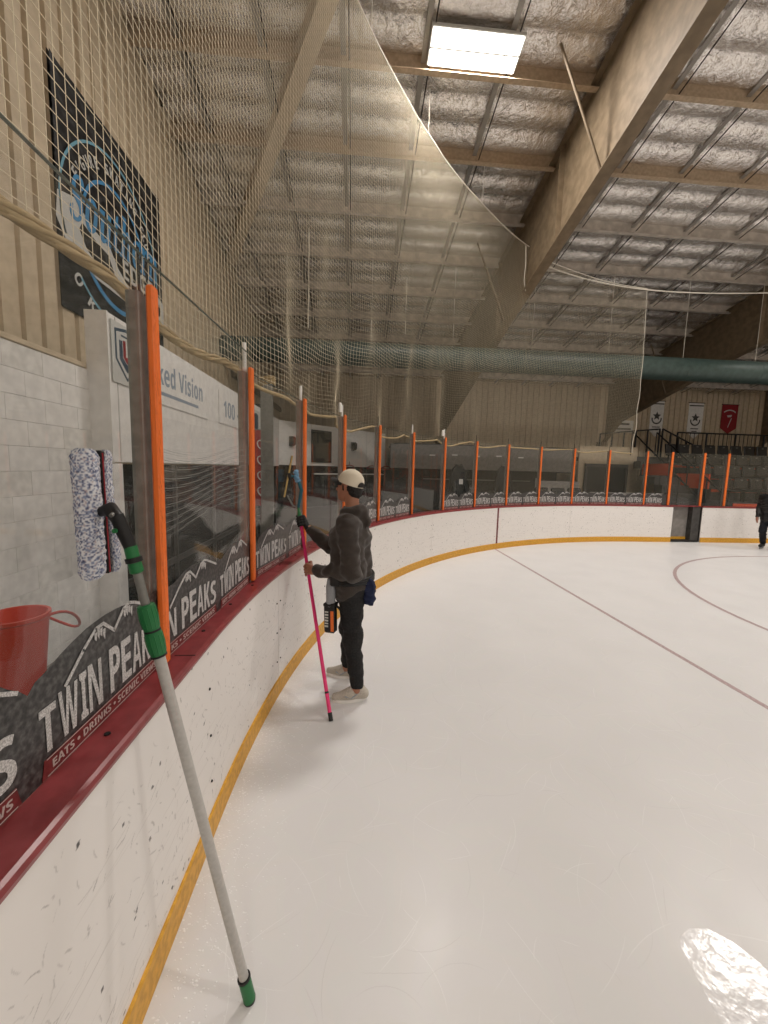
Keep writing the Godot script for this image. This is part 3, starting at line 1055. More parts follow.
func net_point(s: float, v: float) -> Vector3:
	var y := lerpf(net_bottom(s), net_top(s), v)
	var low := pow(1.0 - v, 2.0) * smoothstep(0.6, 3.0, s)
	var off := 0.27 + low * (0.05 * sin(s * 5.2 + v * 6.0) + 0.035 * sin(s * 9.1 - v * 11.0)) + 0.02 * sin(s * 2.1) * smoothstep(0.0, 2.0, s)
	off += 0.10 * sin(v * PI) * sin(s * 0.8 + 0.6) * smoothstep(0.0, 3.0, s)
	var ds := low * 0.03 * sin(y * 7.0 + s * 3.0)
	return bp(s + ds, off, y)

func build_net() -> void:
	var t := thing("safety_net", "cream diamond-mesh safety net hanging above the curved corner glass", "net")
	var s_a := -3.0
	var s_b := 13.72
	var du := 0.05
	var rows := 108
	var nu := int((s_b - s_a) / du)
	var m := mb()
	for k in nu + 1:
		var pts := []
		for j in 73: pts.append(net_point(s_a + k * (s_b - s_a) / nu, j / 72.0))
		net_strand(m, pts, 0.0016)
	for j in rows + 1:
		var pts := []
		for k in nu + 1: pts.append(net_point(s_a + k * (s_b - s_a) / nu, float(j) / rows))
		net_strand(m, pts, 0.0016)
	obj("mesh", m, mats.net, t)
	for e in [["top_rope", 1.0, 0.011], ["bottom_rope", 0.0, 0.017]]:
		var pts := []
		for k in 400:
			pts.append(net_point(lerpf(s_a, s_b, k / 399.0), e[1]))
		obj(e[0], mb().tube(pts, e[2], 7), mats.rope if e[1] == 0.0 else mats.cord, t)
	# near the camera the lower hem is bunched into a thick twist
	var hem := mb()
	for q in 4:
		var pts := []
		for k in 160:
			var s := lerpf(-2.2, 1.2, k / 159.0)
			var p := net_point(s, 0.002)
			var a := s * 9.0 + q * 1.57
			pts.append(p + Vector3(cos(a) * 0.012, sin(a) * 0.018 - 0.004, 0.0))
		hem.tube(pts, 0.010, 6)
	obj("bunched_hem", hem, mats.rope, t)
	var side := []
	for k in 40: side.append(net_point(s_b, k / 39.0))
	obj("side_rope", mb().tube(side, 0.009, 6), mats.cord, t)
	# loose tail of the top rope at the rafter
	obj("rope_tail", mb().tube([Vector3(4.05, 7.40, -10.03), Vector3(4.07, 7.0, -10.02), Vector3(4.05, 6.6, -10.02), Vector3(4.12, 6.36, -10.05)], 0.010, 6), mats.cord, t)
	# cords that hold the net up
	for c in [[4.4, 0], [6.3, 0], [8.2, 0], [1.8, 0]]:
		var p := net_point(c[0], 1.0)
		obj("hanging_cord", mb().tube([p, Vector3(p.x, roof_y(p.z) - 0.05, p.z)], 0.004, 5), mats.cord, t)
	for c in [[Vector3(0.88, 5.37, -7.60), 0.97], [Vector3(-0.58, 4.65, -4.95), 1.1]]:
		obj("hanging_cord", mb().tube([c[0], c[0] - Vector3(0, c[1], 0)], 0.006, 5), mats.cord, t)
	var cable := []
	for k in 24:
		var f := k / 23.0
		cable.append(Vector3(lerpf(4.35, 12.7, f), lerpf(7.35, 7.25, f) - 0.45 * sin(PI * pow(f, 0.7)), lerpf(-10.4, -11.1, f)))
	tag(obj("guy_cable", mb().tube(cable, 0.014, 6), mats.cord), "thin pale cable sagging between the two right rafters", "cable")

func net_strand(m: MB, pts: Array, r: float) -> void:
	# thin three-sided twine
	var first := m.v.size()
	var n := pts.size()
	for k in n:
		var d: Vector3 = (pts[mini(k + 1, n - 1)] - pts[maxi(k - 1, 0)]).normalized()
		var x := d.cross(Vector3(0.3, 0.1, 0.9)).normalized()
		var y := d.cross(x)
		for q in 3:
			var a := TAU * q / 3.0
			var nn := x * cos(a) + y * sin(a)
			m.v.append(pts[k] + nn * r); m.n.append(nn); m.t.append(Vector2.ZERO)
	for k in n - 1:
		for q in 3:
			var a := first + k * 3 + q
			var b := first + k * 3 + (q + 1) % 3
			m.i.append(a); m.i.append(b); m.i.append(a + 3)
			m.i.append(b); m.i.append(b + 3); m.i.append(a + 3)

# ---------------------------------------------------------------- end wall side
func build_left_side() -> void:
	# painted block wall
	var w := holder("wall_blocks")
	w.set_meta("label", "white painted block wall behind the glass")
	obj("mortar", mb().box(Vector3(-2.79, 1.42, -0.2), Vector3(0.12, 2.83, 8.2)), mats.mortar, w)
	var kinds := []
	for k in 3:
		kinds.append(mb().box(Vector3.ZERO, Vector3(0.06, 0.2005, 0.4025 + 0.0005 * k), Basis.IDENTITY, 0.002).mesh())
	for row in 14:
		for k in 11:
			var z := -0.1 - 0.404 * k - (0.202 if row % 2 else 0.0)
			if z < -4.15: continue
			var o := obj("block", kinds[(row + k) % 3], mats.block if (row * 7 + k * 3) % 5 else mats.block2, w)
			o.position = Vector3(-2.731 + rng.randf_range(-0.0008, 0.0008), 0.1 + row * 0.2025, z)
	for row in range(1, 14, 2):
		obj("block", mb().box(Vector3(-2.731, 0.1 + row * 0.2025, -4.235), Vector3(0.06, 0.2, 0.185), Basis.IDENTITY, 0.003), mats.block, w)
	obj("sill", mb().box(Vector3(-3.24, 2.86, -0.2), Vector3(1.10, 0.05, 8.2), Basis.IDENTITY, 0.008), mats.tan, w)
	# white header box of the lobby
	var h := thing("lobby_header", "white boxed header over the lobby windows behind the glass", "header", Vector3.ZERO)
	obj("box", mb().box(Vector3(-2.605, 2.66, -8.85), Vector3(0.21, 1.50, 9.0), Basis.IDENTITY, 0.006), mats.white, h)
	obj("end_panel", mb().box(Vector3(-2.605, 2.66, -4.34), Vector3(0.215, 1.51, 0.02)), mats.white, h)
	obj("joint", mb().box(Vector3(-2.498, 2.66, -4.47), Vector3(0.006, 1.48, 0.014)), mats.mortar, h)
	# column of the header down to the floor
	var p := thing("lobby_pillar", "pale square pillar under the near end of the white header", "pillar", Vector3.ZERO)
	obj("shaft", mb().box(Vector3(-2.63, 0.95, -4.42), Vector3(0.25, 1.9, 0.18), Basis.IDENTITY, 0.006), mats.white, p)
	# lobby glazing
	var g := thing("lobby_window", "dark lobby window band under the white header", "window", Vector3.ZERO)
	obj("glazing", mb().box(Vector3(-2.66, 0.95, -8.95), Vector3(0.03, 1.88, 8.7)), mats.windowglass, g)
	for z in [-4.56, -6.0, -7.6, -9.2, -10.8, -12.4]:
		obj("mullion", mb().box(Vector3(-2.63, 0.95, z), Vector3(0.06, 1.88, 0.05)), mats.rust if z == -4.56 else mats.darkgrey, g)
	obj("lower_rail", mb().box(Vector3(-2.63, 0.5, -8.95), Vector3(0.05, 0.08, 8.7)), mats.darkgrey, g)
	# signs on the header
	var fb := Basis(Vector3(0, 0, -1), Vector3.UP, Vector3(1, 0, 0))
	var kk := 0.7324
	var sg := thing("crest_sign", "white sign with a navy and red shield crest on the header", "sign", Vector3(-2.491, 3.06, -4.63))
	sg.basis = fb.scaled_local(Vector3.ONE * kk * 0.86)
	obj("board", mb().box(Vector3(0.06, -0.02, 0.004), Vector3(0.94, 0.98, 0.012)), mats.print, sg)
	var shield := PackedVector2Array([Vector2(-0.30, 0.34), Vector2(0, 0.40), Vector2(0.30, 0.34), Vector2(0.30, -0.12), Vector2(0, -0.42), Vector2(-0.30, -0.12)])
	var sc := func(q: PackedVector2Array, k: float) -> PackedVector2Array:
		var out := PackedVector2Array()
		for a in q: out.append(a * k)
		return out
	obj("shield", mb().prism(sc.call(shield, 1.06), 0.003, Transform3D(Basis.IDENTITY, Vector3(0, 0, 0.010))), mats.navy, sg)
	obj("shield_border", mb().prism(sc.call(shield, 0.93), 0.003, Transform3D(Basis.IDENTITY, Vector3(0, 0, 0.0125))), mats.print, sg)
	obj("letter", mb().prism(PackedVector2Array([Vector2(-0.21, 0.20), Vector2(-0.12, 0.20), Vector2(-0.12, -0.07), Vector2(0, -0.17), Vector2(0.12, -0.07), Vector2(0.12, 0.20), Vector2(0.21, 0.20), Vector2(0.21, -0.11), Vector2(0, -0.30), Vector2(-0.21, -0.11)]), 0.003, Transform3D(Basis.IDENTITY, Vector3(0, 0, 0.0152))), mats.navy, sg)
	obj("letter", mb().prism(PackedVector2Array([Vector2(-0.10, 0.22), Vector2(-0.03, 0.22), Vector2(-0.03, -0.04), Vector2(0.03, -0.04), Vector2(0.03, 0.22), Vector2(0.10, 0.22), Vector2(0.10, -0.06), Vector2(0, -0.15), Vector2(-0.10, -0.06)]), 0.003, Transform3D(Basis.IDENTITY, Vector3(0, 0, 0.018))), mats.crimson, sg)
	obj("small_lettering", mb().box(Vector3(0, 0.285, 0.017), Vector3(0.30, 0.03, 0.003)), mats.navy, sg)
	var vs := thing("vision_sign", "long white sign with faded grey lettering on the header", "sign", Vector3(-2.494, 2.98, -6.05))
	vs.basis = fb.scaled_local(Vector3.ONE * kk)
	obj("board", mb().box(Vector3(0, 0, 0.004), Vector3(2.6, 0.86, 0.012)), mats.white, vs)
	var m := mb()
	lettering(m, "ked Vision", 2.0, 0.40, Transform3D(Basis.IDENTITY, Vector3(0.0, 0.10, 0.011)))
	obj("lettering", m, mats.greyprint, vs)
	obj("small_lettering", mb().box(Vector3(-0.1, -0.24, 0.011), Vector3(1.7, 0.06, 0.003)), mats.greyprint, vs)
	var ph := thing("number_sign", "white sign with bold grey digits farther along the header", "sign", Vector3(-2.494, 2.97, -8.45))
	ph.basis = fb.scaled_local(Vector3.ONE * kk)
	obj("board", mb().box(Vector3(0, 0, 0.004), Vector3(2.4, 0.8, 0.012)), mats.white, ph)
	m = mb()
	lettering(m, "100 -11", 1.9, 0.42, Transform3D(Basis.IDENTITY, Vector3(0.1, 0, 0.011)))
	obj("lettering", m, mats.greyprint, ph)
	var cs := thing("team_sign", "small white team crest sign near the far end of the header", "sign", Vector3(-2.494, 2.95, -10.3))
	cs.basis = fb.scaled_local(Vector3.ONE * kk)
	obj("board", mb().box(Vector3(0, 0, 0.004), Vector3(1.2, 0.9, 0.012)), mats.print, cs)
	obj("crest", mb().prism(sc.call(shield, 0.9), 0.003, Transform3D(Basis.IDENTITY, Vector3(0, 0, 0.011))), mats.navy, cs)
	# red hanging banner with white script
	var rb := thing("red_banner", "narrow red hanging banner with white script behind the second pane", "banner", Vector3(-2.20, 1.0, -9.45))
	obj("cloth", mb().box(Vector3(0, 0.85, 0), Vector3(0.40, 1.75, 0.012)), mats.crimson, rb)
	m = mb()
	for k in 4:
		var pts := []
		for q in 14:
			var a := q / 13.0 * 5.2
			pts.append(Vector3(0.02 + 0.09 * cos(a) + 0.02 * q / 13.0, 0.3 + k * 0.36 + 0.11 * sin(a * 0.9), 0.012))
		m.tube(pts, 0.014, 6)
	obj("script", m, mats.print, rb)
	obj("hanging_rod", mb().tube([Vector3(-0.22, 1.73, 0), Vector3(0.22, 1.73, 0)], 0.012, 8), mats.alu, rb)
	obj("stand_pole", mb().tube([Vector3(0, -0.99, -0.03), Vector3(0, 1.73, -0.03)], 0.015, 8), mats.alu, rb)
	# red bucket on a bench behind the near pane
	var bn2 := thing("walkway_bench", "low grey bench on the walkway behind the nearest glass", "bench", Vector3(-1.95, 0, -2.25))
	obj("seat", mb().box(Vector3(0, 0.47, 0), Vector3(0.34, 0.05, 1.6), Basis.IDENTITY, 0.01), mats.grey, bn2)
	for q in [[-0.12, -0.7], [0.12, -0.7], [-0.12, 0.7], [0.12, 0.7]]:
		obj("leg", mb().tube([Vector3(q[0], 0.445, q[1]), Vector3(q[0], 0, q[1])], 0.02, 8), mats.alu, bn2)
	var bk := thing("red_bucket", "red plastic bucket with a long bail handle behind the nearest glass", "bucket", Vector3(-1.95, 0.496, -2.36))
	var redp := sm(Color(0.80, 0.22, 0.14), 0.35)
	obj("pail", mb().lathe([Vector2(0.0, 0.004), Vector2(0.11, 0.004), Vector2(0.155, 0.50), Vector2(0.165, 0.51), Vector2(0.165, 0.53), Vector2(0.15, 0.53), Vector2(0.105, 0.02), Vector2(0.0, 0.02)], Transform3D.IDENTITY, 28), redp, bk)
	var hpts := []
	for k in 21:
		var f := k / 20.0
		hpts.append(Vector3(0.16 * cos(PI * f) * 0.9, 0.50 + 0.06 * sin(PI * f) - 0.30 * pow(sin(PI * f), 2.0), -0.48 * sin(PI * f)))
	obj("handle", mb().tube(hpts, 0.009, 8), redp, bk)
	# free-standing grey post that carries the net
	var np := thing("net_post", "grey steel post behind the second pane, net tied to its top", "post", Vector3(-1.10, 0, -5.10))
	obj("shaft", mb().box(Vector3(0, 1.47, 0), Vector3(0.15, 2.94, 0.09), Basis(Vector3.UP, 0.15), 0.006), mats.alu, np)
	obj("foot_plate", mb().box(Vector3(0, 0.006, 0), Vector3(0.3, 0.012, 0.3)), mats.alu, np)
	m = mb()
	for q in 5:
		var pts := []
		for k in 20:
			var a := k * 0.66 + q
			pts.append(Vector3(cos(a) * 0.10, 2.90 + q * 0.02 + 0.02 * sin(a * 2.0), sin(a) * 0.08))
		m.tube(pts, 0.010, 5)
	obj("net_knot", m, mats.rope, np)
	# big black banner on the steel wall
	build_club_banner()

func arc_text(m: MB, s: String, c: Vector2, r: float, a0: float, a1: float, h: float, inward: bool, wmul := 0.8) -> void:
	var n := s.length()
	for k in n:
		if s[k] == " ": continue
		var a := lerpf(a0, a1, (k + 0.5) / n)
		var cw := absf(a1 - a0) * r / n * wmul
		if s[k] == "I": cw *= 0.35
		var p := c + Vector2(cos(a), sin(a)) * r
		var rot := a - PI / 2 if not inward else a + PI / 2
		lettering(m, s[k], cw, h, Transform3D(Basis(Vector3.BACK, rot), Vector3(p.x, p.y, 0.006)))

func arc_band(m: MB, c: Vector2, r0: float, r1: float, a0: float, a1: float, z: float) -> void:
	var p := PackedVector2Array()
	for k in 41:
		var a := lerpf(a0, a1, k / 40.0)
		p.append(c + Vector2(cos(a), sin(a)) * r1)
	for k in 41:
		var a := lerpf(a1, a0, k / 40.0)
		p.append(c + Vector2(cos(a), sin(a)) * r0)
	m.prism(p, 0.003, Transform3D(Basis.IDENTITY, Vector3(0, 0, z)))

func build_club_banner() -> void:
	var t := thing("club_banner", "large black club banner with blue script and white skate blade on the wall", "banner", Vector3(-3.765, 5.36, -6.98))
	t.basis = Basis(Vector3(0, 0, -1), Vector3.UP, Vector3(1, 0, 0))
	# cloth, slightly rippled
	var m := mb()
	var nx := 24
	var ny := 12
	var w := 2.72
	var h := 2.95
	for j in ny + 1:
		for i in nx + 1:
			var u := float(i) / nx
			var v := float(j) / ny
			var rip := 0.020 * sin(u * 40.0 + v * 1.5) * exp(-u * 14.0) + 0.002 * sin(u * 14.0)
			m.vert(Vector3((u - 0.5) * w, (v - 0.5) * h, rip - 0.008), Vector3(-rip * 4.0, 0, 1).normalized(), Vector2(u, v))
	for j in ny:
		for i in nx:
			var q := j * (nx + 1) + i
			m.i.append_array([q, q + nx + 1, q + 1, q + 1, q + nx + 1, q + nx + 2])
	m.box(Vector3(0, 0, -0.02), Vector3(w, h, 0.006))
	obj("cloth", m, mats.vinyl, t)
	var c := Vector2(-0.04, -0.26)
	m = mb()
	arc_band(m, c, 1.03, 1.06, -0.25, PI + 0.35, 0.006)
	arc_band(m, c, 1.03, 1.06, PI + 0.75, TAU - 0.75, 0.006)
	obj("outer_ring", m, mats.skypale, t)
	m = mb()
	arc_band(m, c, 0.66, 0.70, 0.25, PI - 0.25, 0.006)
	arc_band(m, c, 0.78, 0.84, PI + 0.7, TAU - 0.6, 0.006)
	obj("inner_ring", m, mats.sky, t)
	m = mb()
	arc_text(m, "FIGURE SKATING CLUB", c, 0.87, PI - 0.42, 0.30, 0.12, false, 0.66)
	arc_text(m, "OKLAHOMA", c, 1.10, PI + 0.62, TAU - 0.42, 0.15, true, 0.45)
	obj("arched_lettering", m, mats.print, t)
	m = mb()
	lettering(m, "Southern", 1.95, 0.56, Transform3D(Basis(Vector3.BACK, 0.05), Vector3(0.06, -0.06, 0.014)), true, true, 0.22)
	obj("script_lettering", m, mats.sky, t)
	# skate blade with cut-outs
	m = mb()
	var blade := PackedVector2Array([Vector2(-1.12, -0.22), Vector2(-0.86, -0.14), Vector2(-0.55, -0.30), Vector2(-0.22, -0.34), Vector2(-0.05, -0.52), Vector2(0.25, -0.70), Vector2(0.70, -0.62), Vector2(1.02, -0.44), Vector2(1.20, -0.50), Vector2(1.20, -0.82), Vector2(0.5, -0.90), Vector2(-0.55, -0.86), Vector2(-0.98, -0.74), Vector2(-1.16, -0.50)])
	m.prism(blade, 0.003, Transform3D(Basis.IDENTITY, Vector3(0, 0, 0.006)))
	obj("skate_blade", m, mats.print, t)
	m = mb()
	m.prism(PackedVector2Array([Vector2(-0.74, -0.34), Vector2(-0.50, -0.42), Vector2(-0.26, -0.46), Vector2(-0.16, -0.60), Vector2(-0.12, -0.74), Vector2(-0.42, -0.72), Vector2(-0.68, -0.60), Vector2(-0.80, -0.44)]), 0.003, Transform3D(Basis.IDENTITY, Vector3(0, 0, 0.0085)))
	m.prism(PackedVector2Array([Vector2(0.86, -0.66), Vector2(1.06, -0.56), Vector2(1.12, -0.64), Vector2(1.06, -0.74), Vector2(0.88, -0.74)]), 0.003, Transform3D(Basis.IDENTITY, Vector3(0, 0, 0.0085)))
	obj("blade_cutout", m, mats.vinyl, t)
	m = mb()
	lettering(m, "EDGE", 0.80, 0.25, Transform3D(Basis(Vector3.BACK, 0.03), Vector3(0.46, -0.45, 0.012)))
	obj("edge_lettering", m, mats.print, t)
	for ch in t.get_children():
		if ch.name != "cloth":
			ch.scale = Vector3(1.17, 1.17, 1.0)
			ch.position = Vector3(-0.05, 0.17, 0.003)

# ---------------------------------------------------------------- lobby corner beyond the curve
func build_lobby() -> void:
	var a := Vector3(-2.62, 0, -13.4)
	var b := Vector3(1.25, 0, -17.5)
	var d := (b - a).normalized()
	var bs := Basis(d, Vector3.UP, d.cross(Vector3.UP))
	var len := (b - a).length()
	var t := thing("corner_header", "white slanted header panel with a wall screen behind the corner glass", "header", (a + b) * 0.5)
	t.basis = bs
	obj("panel", mb().box(Vector3(0, 2.68, 0), Vector3(len, 1.46, 0.12), Basis.IDENTITY, 0.008), mats.white, t)
	for x in [-1.35, 0.2, 1.6]:
		obj("joint", mb().box(Vector3(x, 2.68, 0.061), Vector3(0.015, 1.44, 0.006)), mats.mortar, t)
	var tv := thing("wall_screen", "black wall-mounted screen on the white slanted header", "screen", t.transform * Vector3(-0.9, 2.65, 0.10))
	tv.basis = bs
	obj("casing", mb().box(Vector3.ZERO, Vector3(0.95, 1.15, 0.06), Basis.IDENTITY, 0.01), mats.black, tv)
	obj("glass", mb().box(Vector3(0, 0, 0.031), Vector3(0.86, 1.05, 0.006)), mats.windowglass, tv)
	for k in 2:
		var o := thing("wall_bracket", ["small dark lamp bracket on the white header left of the screen", "small dark lamp bracket on the white header right of the screen"][k], "bracket", t.transform * Vector3([-2.25, 0.75][k], 2.75, 0.12))
		o.basis = bs
		obj("plate", mb().box(Vector3(0, 0, -0.03), Vector3(0.18, 0.34, 0.04), Basis.IDENTITY, 0.01), mats.grey, o)
		obj("shade", mb().lathe([Vector2(0.05, 0.16), Vector2(0.11, 0.10), Vector2(0.10, -0.10), Vector2(0.05, -0.15), Vector2(0.0, -0.15)], Transform3D(Basis.IDENTITY, Vector3(0, 0, 0.06)), 12), mats.darkgrey, o)
	# red hoop lamps under the header
	for k in 3:
		var o := thing("red_hoop", ["red hoop hanging under the header by the fourth post", "red hoop hanging under the header by the fifth post", "red hoop hanging under the header by the sixth post"][k], "hoop", t.transform * Vector3([0.4, 1.75, 2.7][k], 1.95, 0.25))
		var pts := []
		for q in 13: pts.append(Vector3(cos(PI * q / 12) * 0.2, sin(PI * q / 12) * 0.12 - 0.06, 0))
		obj("hoop", mb().tube(pts, 0.022, 6), mats.crimson, o)
		obj("bar", mb().tube([Vector3(-0.2, -0.06, 0), Vector3(0.2, -0.06, 0)], 0.018, 6), mats.crimson, o)
		obj("stem", mb().tube([Vector3(0, 0.05, 0), Vector3(0, 0.2, -0.12)], 0.01, 5), mats.black, o)
	# dark room below
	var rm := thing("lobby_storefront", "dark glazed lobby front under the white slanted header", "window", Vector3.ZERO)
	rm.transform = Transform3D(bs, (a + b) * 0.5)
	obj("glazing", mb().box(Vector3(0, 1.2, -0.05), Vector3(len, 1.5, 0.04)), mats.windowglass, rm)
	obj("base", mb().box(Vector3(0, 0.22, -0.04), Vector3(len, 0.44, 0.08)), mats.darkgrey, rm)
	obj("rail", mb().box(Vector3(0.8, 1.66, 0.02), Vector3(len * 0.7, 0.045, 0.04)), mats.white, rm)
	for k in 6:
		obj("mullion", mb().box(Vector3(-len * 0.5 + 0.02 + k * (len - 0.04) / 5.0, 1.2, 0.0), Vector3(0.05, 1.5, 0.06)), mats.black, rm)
	var side := thing("corner_infill", "dark infill panel between end wall and slanted lobby front", "wall panel", Vector3.ZERO)
	obj("panel", mb().box(Vector3(-3.28, 1.95, -13.5), Vector3(0.95, 3.9, 0.1), Basis.IDENTITY), mats.darkgrey, side)

# ---------------------------------------------------------------- far side behind the boards
func build_far_side() -> void:
	var t := thing("far_header", "grey header band over the dark recess behind the far glass", "header", Vector3.ZERO)
	obj("panel", mb().box(Vector3(5.45, 2.45, -16.6), Vector3(8.0, 1.0, 0.2), Basis.IDENTITY, 0.01), mats.grey, t)
	obj("soffit", mb().box(Vector3(5.55, 1.93, -17.5), Vector3(7.8, 0.06, 1.6)), mats.darkgrey, t)
	obj("top", mb().box(Vector3(5.55, 2.97, -18.3), Vector3(7.8, 0.06, 3.2)), mats.darkgrey, t)
	for k in 5:
		var o := thing("soffit_light", ["small white light on the grey far header, first from the left", "small white light on the grey far header, second from the left", "small white light on the grey far header, third from the left", "small white light on the grey far header, fourth from the left", "small white light on the grey far header, rightmost"][k], "light", Vector3(3.2 + k * 0.95, 2.52 + 0.03 * (k % 2), -16.49))
		obj("lens", mb().box(Vector3.ZERO, Vector3(0.24, 0.05, 0.02), Basis.IDENTITY, 0.008), mats.white, o)
		obj("frame", mb().box(Vector3(0, 0, -0.008), Vector3(0.27, 0.07, 0.01)), mats.grey, o)
	var rec := thing("recess_wall", "dark back wall of the recess behind the far glass", "wall panel", Vector3.ZERO)
	obj("panel", mb().box(Vector3(5.4, 0.98, -18.4), Vector3(8.4, 1.9, 0.1)), mats.darkgrey, rec)
	obj("white_rail", mb().box(Vector3(5.6, 1.5, -17.9), Vector3(5.0, 0.05, 0.05)), mats.grey, rec)
	var lp := thing("pale_half_wall", "pale grey half-height partition behind the far glass", "wall panel", Vector3.ZERO)
	obj("panel", mb().box(Vector3(7.9, 0.8, -15.0), Vector3(1.7, 1.6, 0.1), Basis.IDENTITY, 0.01), mats.grey, lp)
	obj("side", mb().box(Vector3(7.06, 0.85, -14.9), Vector3(0.06, 1.7, 0.3)), mats.white, lp)
	var lp2 := thing("pale_low_wall", "pale low wall under the doorway behind the far glass", "wall panel", Vector3.ZERO)
	obj("panel", mb().box(Vector3(10.4, 0.62, -14.4), Vector3(3.1, 1.24, 0.1), Basis.IDENTITY, 0.01), mats.grey, lp2)
	var dw := thing("doorway", "dark doorway in the tan far wall left of the stairs", "doorway", Vector3(10.75, 0, -16.4))
	obj("opening", mb().box(Vector3(0, 1.1, 0), Vector3(1.7, 2.25, 0.06)), mats.dark, dw)
	obj("lintel", mb().box(Vector3(0, 2.28, 0.03), Vector3(1.9, 0.14, 0.1)), mats.darkgrey, dw)
	obj("jamb", mb().box(Vector3(-0.9, 1.1, 0.03), Vector3(0.1, 2.2, 0.1)), mats.darkgrey, dw)
	obj("jamb", mb().box(Vector3(0.9, 1.1, 0.03), Vector3(0.1, 2.2, 0.1)), mats.darkgrey, dw)
	obj("surround", mb().box(Vector3(0.1, 1.55, -0.1), Vector3(2.6, 3.1, 0.08)), mats.tan, dw)
	# bench seats in the recess
	for k in 3:
		var o := thing("tub_chair", ["dark tub chair behind the far glass, left of three", "dark tub chair behind the far glass, middle of three", "dark tub chair behind the far glass, right of three"][k], "chair", Vector3(6.7 + k * 0.62, 0.503, -13.6), "dark chairs behind the far glass")
		obj("seat", mb().box(Vector3(0, 0.42, 0), Vector3(0.5, 0.1, 0.5), Basis.IDENTITY, 0.03), mats.seat, o)
		obj("backrest", mb().box(Vector3(0, 0.66, -0.22), Vector3(0.52, 0.44, 0.08), Basis(Vector3.RIGHT, -0.15), 0.03), mats.seat, o)
		for q in [[-0.2, -0.2], [0.2, -0.2], [-0.2, 0.2], [0.2, 0.2]]:
			obj("leg", mb().tube([Vector3(q[0], 0.4, q[1]), Vector3(q[0] * 1.1, 0, q[1] * 1.1)], 0.018, 6), mats.alu, o)
	var plat := thing("bench_platform", "dark platform under the tub chairs behind the far glass", "platform", Vector3.ZERO)
	obj("deck", mb().box(Vector3(7.3, 0.25, -13.6), Vector3(3.2, 0.5, 1.2), Basis.IDENTITY, 0.01), mats.darkgrey, plat)
	# jackets on stands
	hung_jacket(Vector3(3.68, 0, -14.0), "black jacket with a white patch hanging behind the far glass")
	hung_jacket(Vector3(5.42, 0, -14.2), "black jacket without patch hanging behind the far glass by the eighth post")
	# wall banners
	for e in [[16.05, 4.92, 0.74, 1.9, "white", "white pennant banner on the far wall, leftmost of three by the right rafter"], [18.25, 4.90, 0.84, 1.9, "white", "white pennant banner on the far wall, middle of three"], [20.2, 5.05, 0.92, 1.55, "red", "red pennant banner on the far wall, rightmost of three"]]:
		var o := thing("wall_banner", e[5], "banner", Vector3(e[0], e[1], -20.54), "pennants on the far wall")
		var hw: float = e[2] * 0.5
		var hh: float = e[3] * 0.5
		var sh := PackedVector2Array([Vector2(-hw, hh), Vector2(-hw, -hh * 0.62), Vector2(0, -hh), Vector2(hw, -hh * 0.62), Vector2(hw, hh)])
		var red: bool = e[4] == "red"
		obj("cloth", mb().prism(sh, 0.012), mats.crimson if red else mats.white, o)
		obj("rod", mb().tube([Vector3(-hw - 0.05, hh, 0.01), Vector3(hw + 0.05, hh, 0.01)], 0.02, 6), mats.dark, o)
		var em := mb()
		if red:
			arc_band(em, Vector2(0, -0.05), 0.50, 0.56, PI * 0.72, PI * 0.28, 0.011)
			em.prism(PackedVector2Array([Vector2(-0.14, 0.20), Vector2(0.14, 0.24), Vector2(0.10, 0.12), Vector2(-0.10, 0.10)]), 0.004, Transform3D(Basis.IDENTITY, Vector3(0, 0, 0.012)))
			em.tube([Vector3(0.12, 0.05, 0.016), Vector3(-0.05, -0.45, 0.016)], 0.02, 5)
			obj("emblem", em, mats.print, o)
		else:
			var star := PackedVector2Array()
			for k in 10:
				var a := PI / 2 + TAU * k / 10
				star.append(Vector2(cos(a), sin(a)) * (0.24 if k % 2 == 0 else 0.11) + Vector2(0, 0.16))
			em.prism(star, 0.004, Transform3D(Basis.IDENTITY, Vector3(0, 0, 0.012)))
			arc_band(em, Vector2(0, 0.02), 0.22, 0.29, PI * 0.95, PI * 2.05, 0.012)
			em.box(Vector3(0, -0.42, 0.014), Vector3(0.44, 0.05, 0.004))
			em.box(Vector3(0, hh * 0.84, 0.014), Vector3(hw * 1.9, 0.06, 0.004))
			em.box(Vector3(0, -0.56, 0.014), Vector3(0.3, 0.05, 0.004))
			obj("emblem", em, mats.darkgrey, o)
	var ws := thing("wall_sign", "small white lettered sign on the far wall behind the net", "sign", Vector3(14.2, 4.48, -20.54))
	obj("board", mb().box(Vector3.ZERO, Vector3(1.15, 0.62, 0.03)), mats.white, ws)
	obj("lettering", mb().box(Vector3(0, 0.12, 0.017), Vector3(0.7, 0.1, 0.006)).box(Vector3(0, -0.14, 0.017), Vector3(0.9, 0.08, 0.006)), mats.darkgrey, ws)

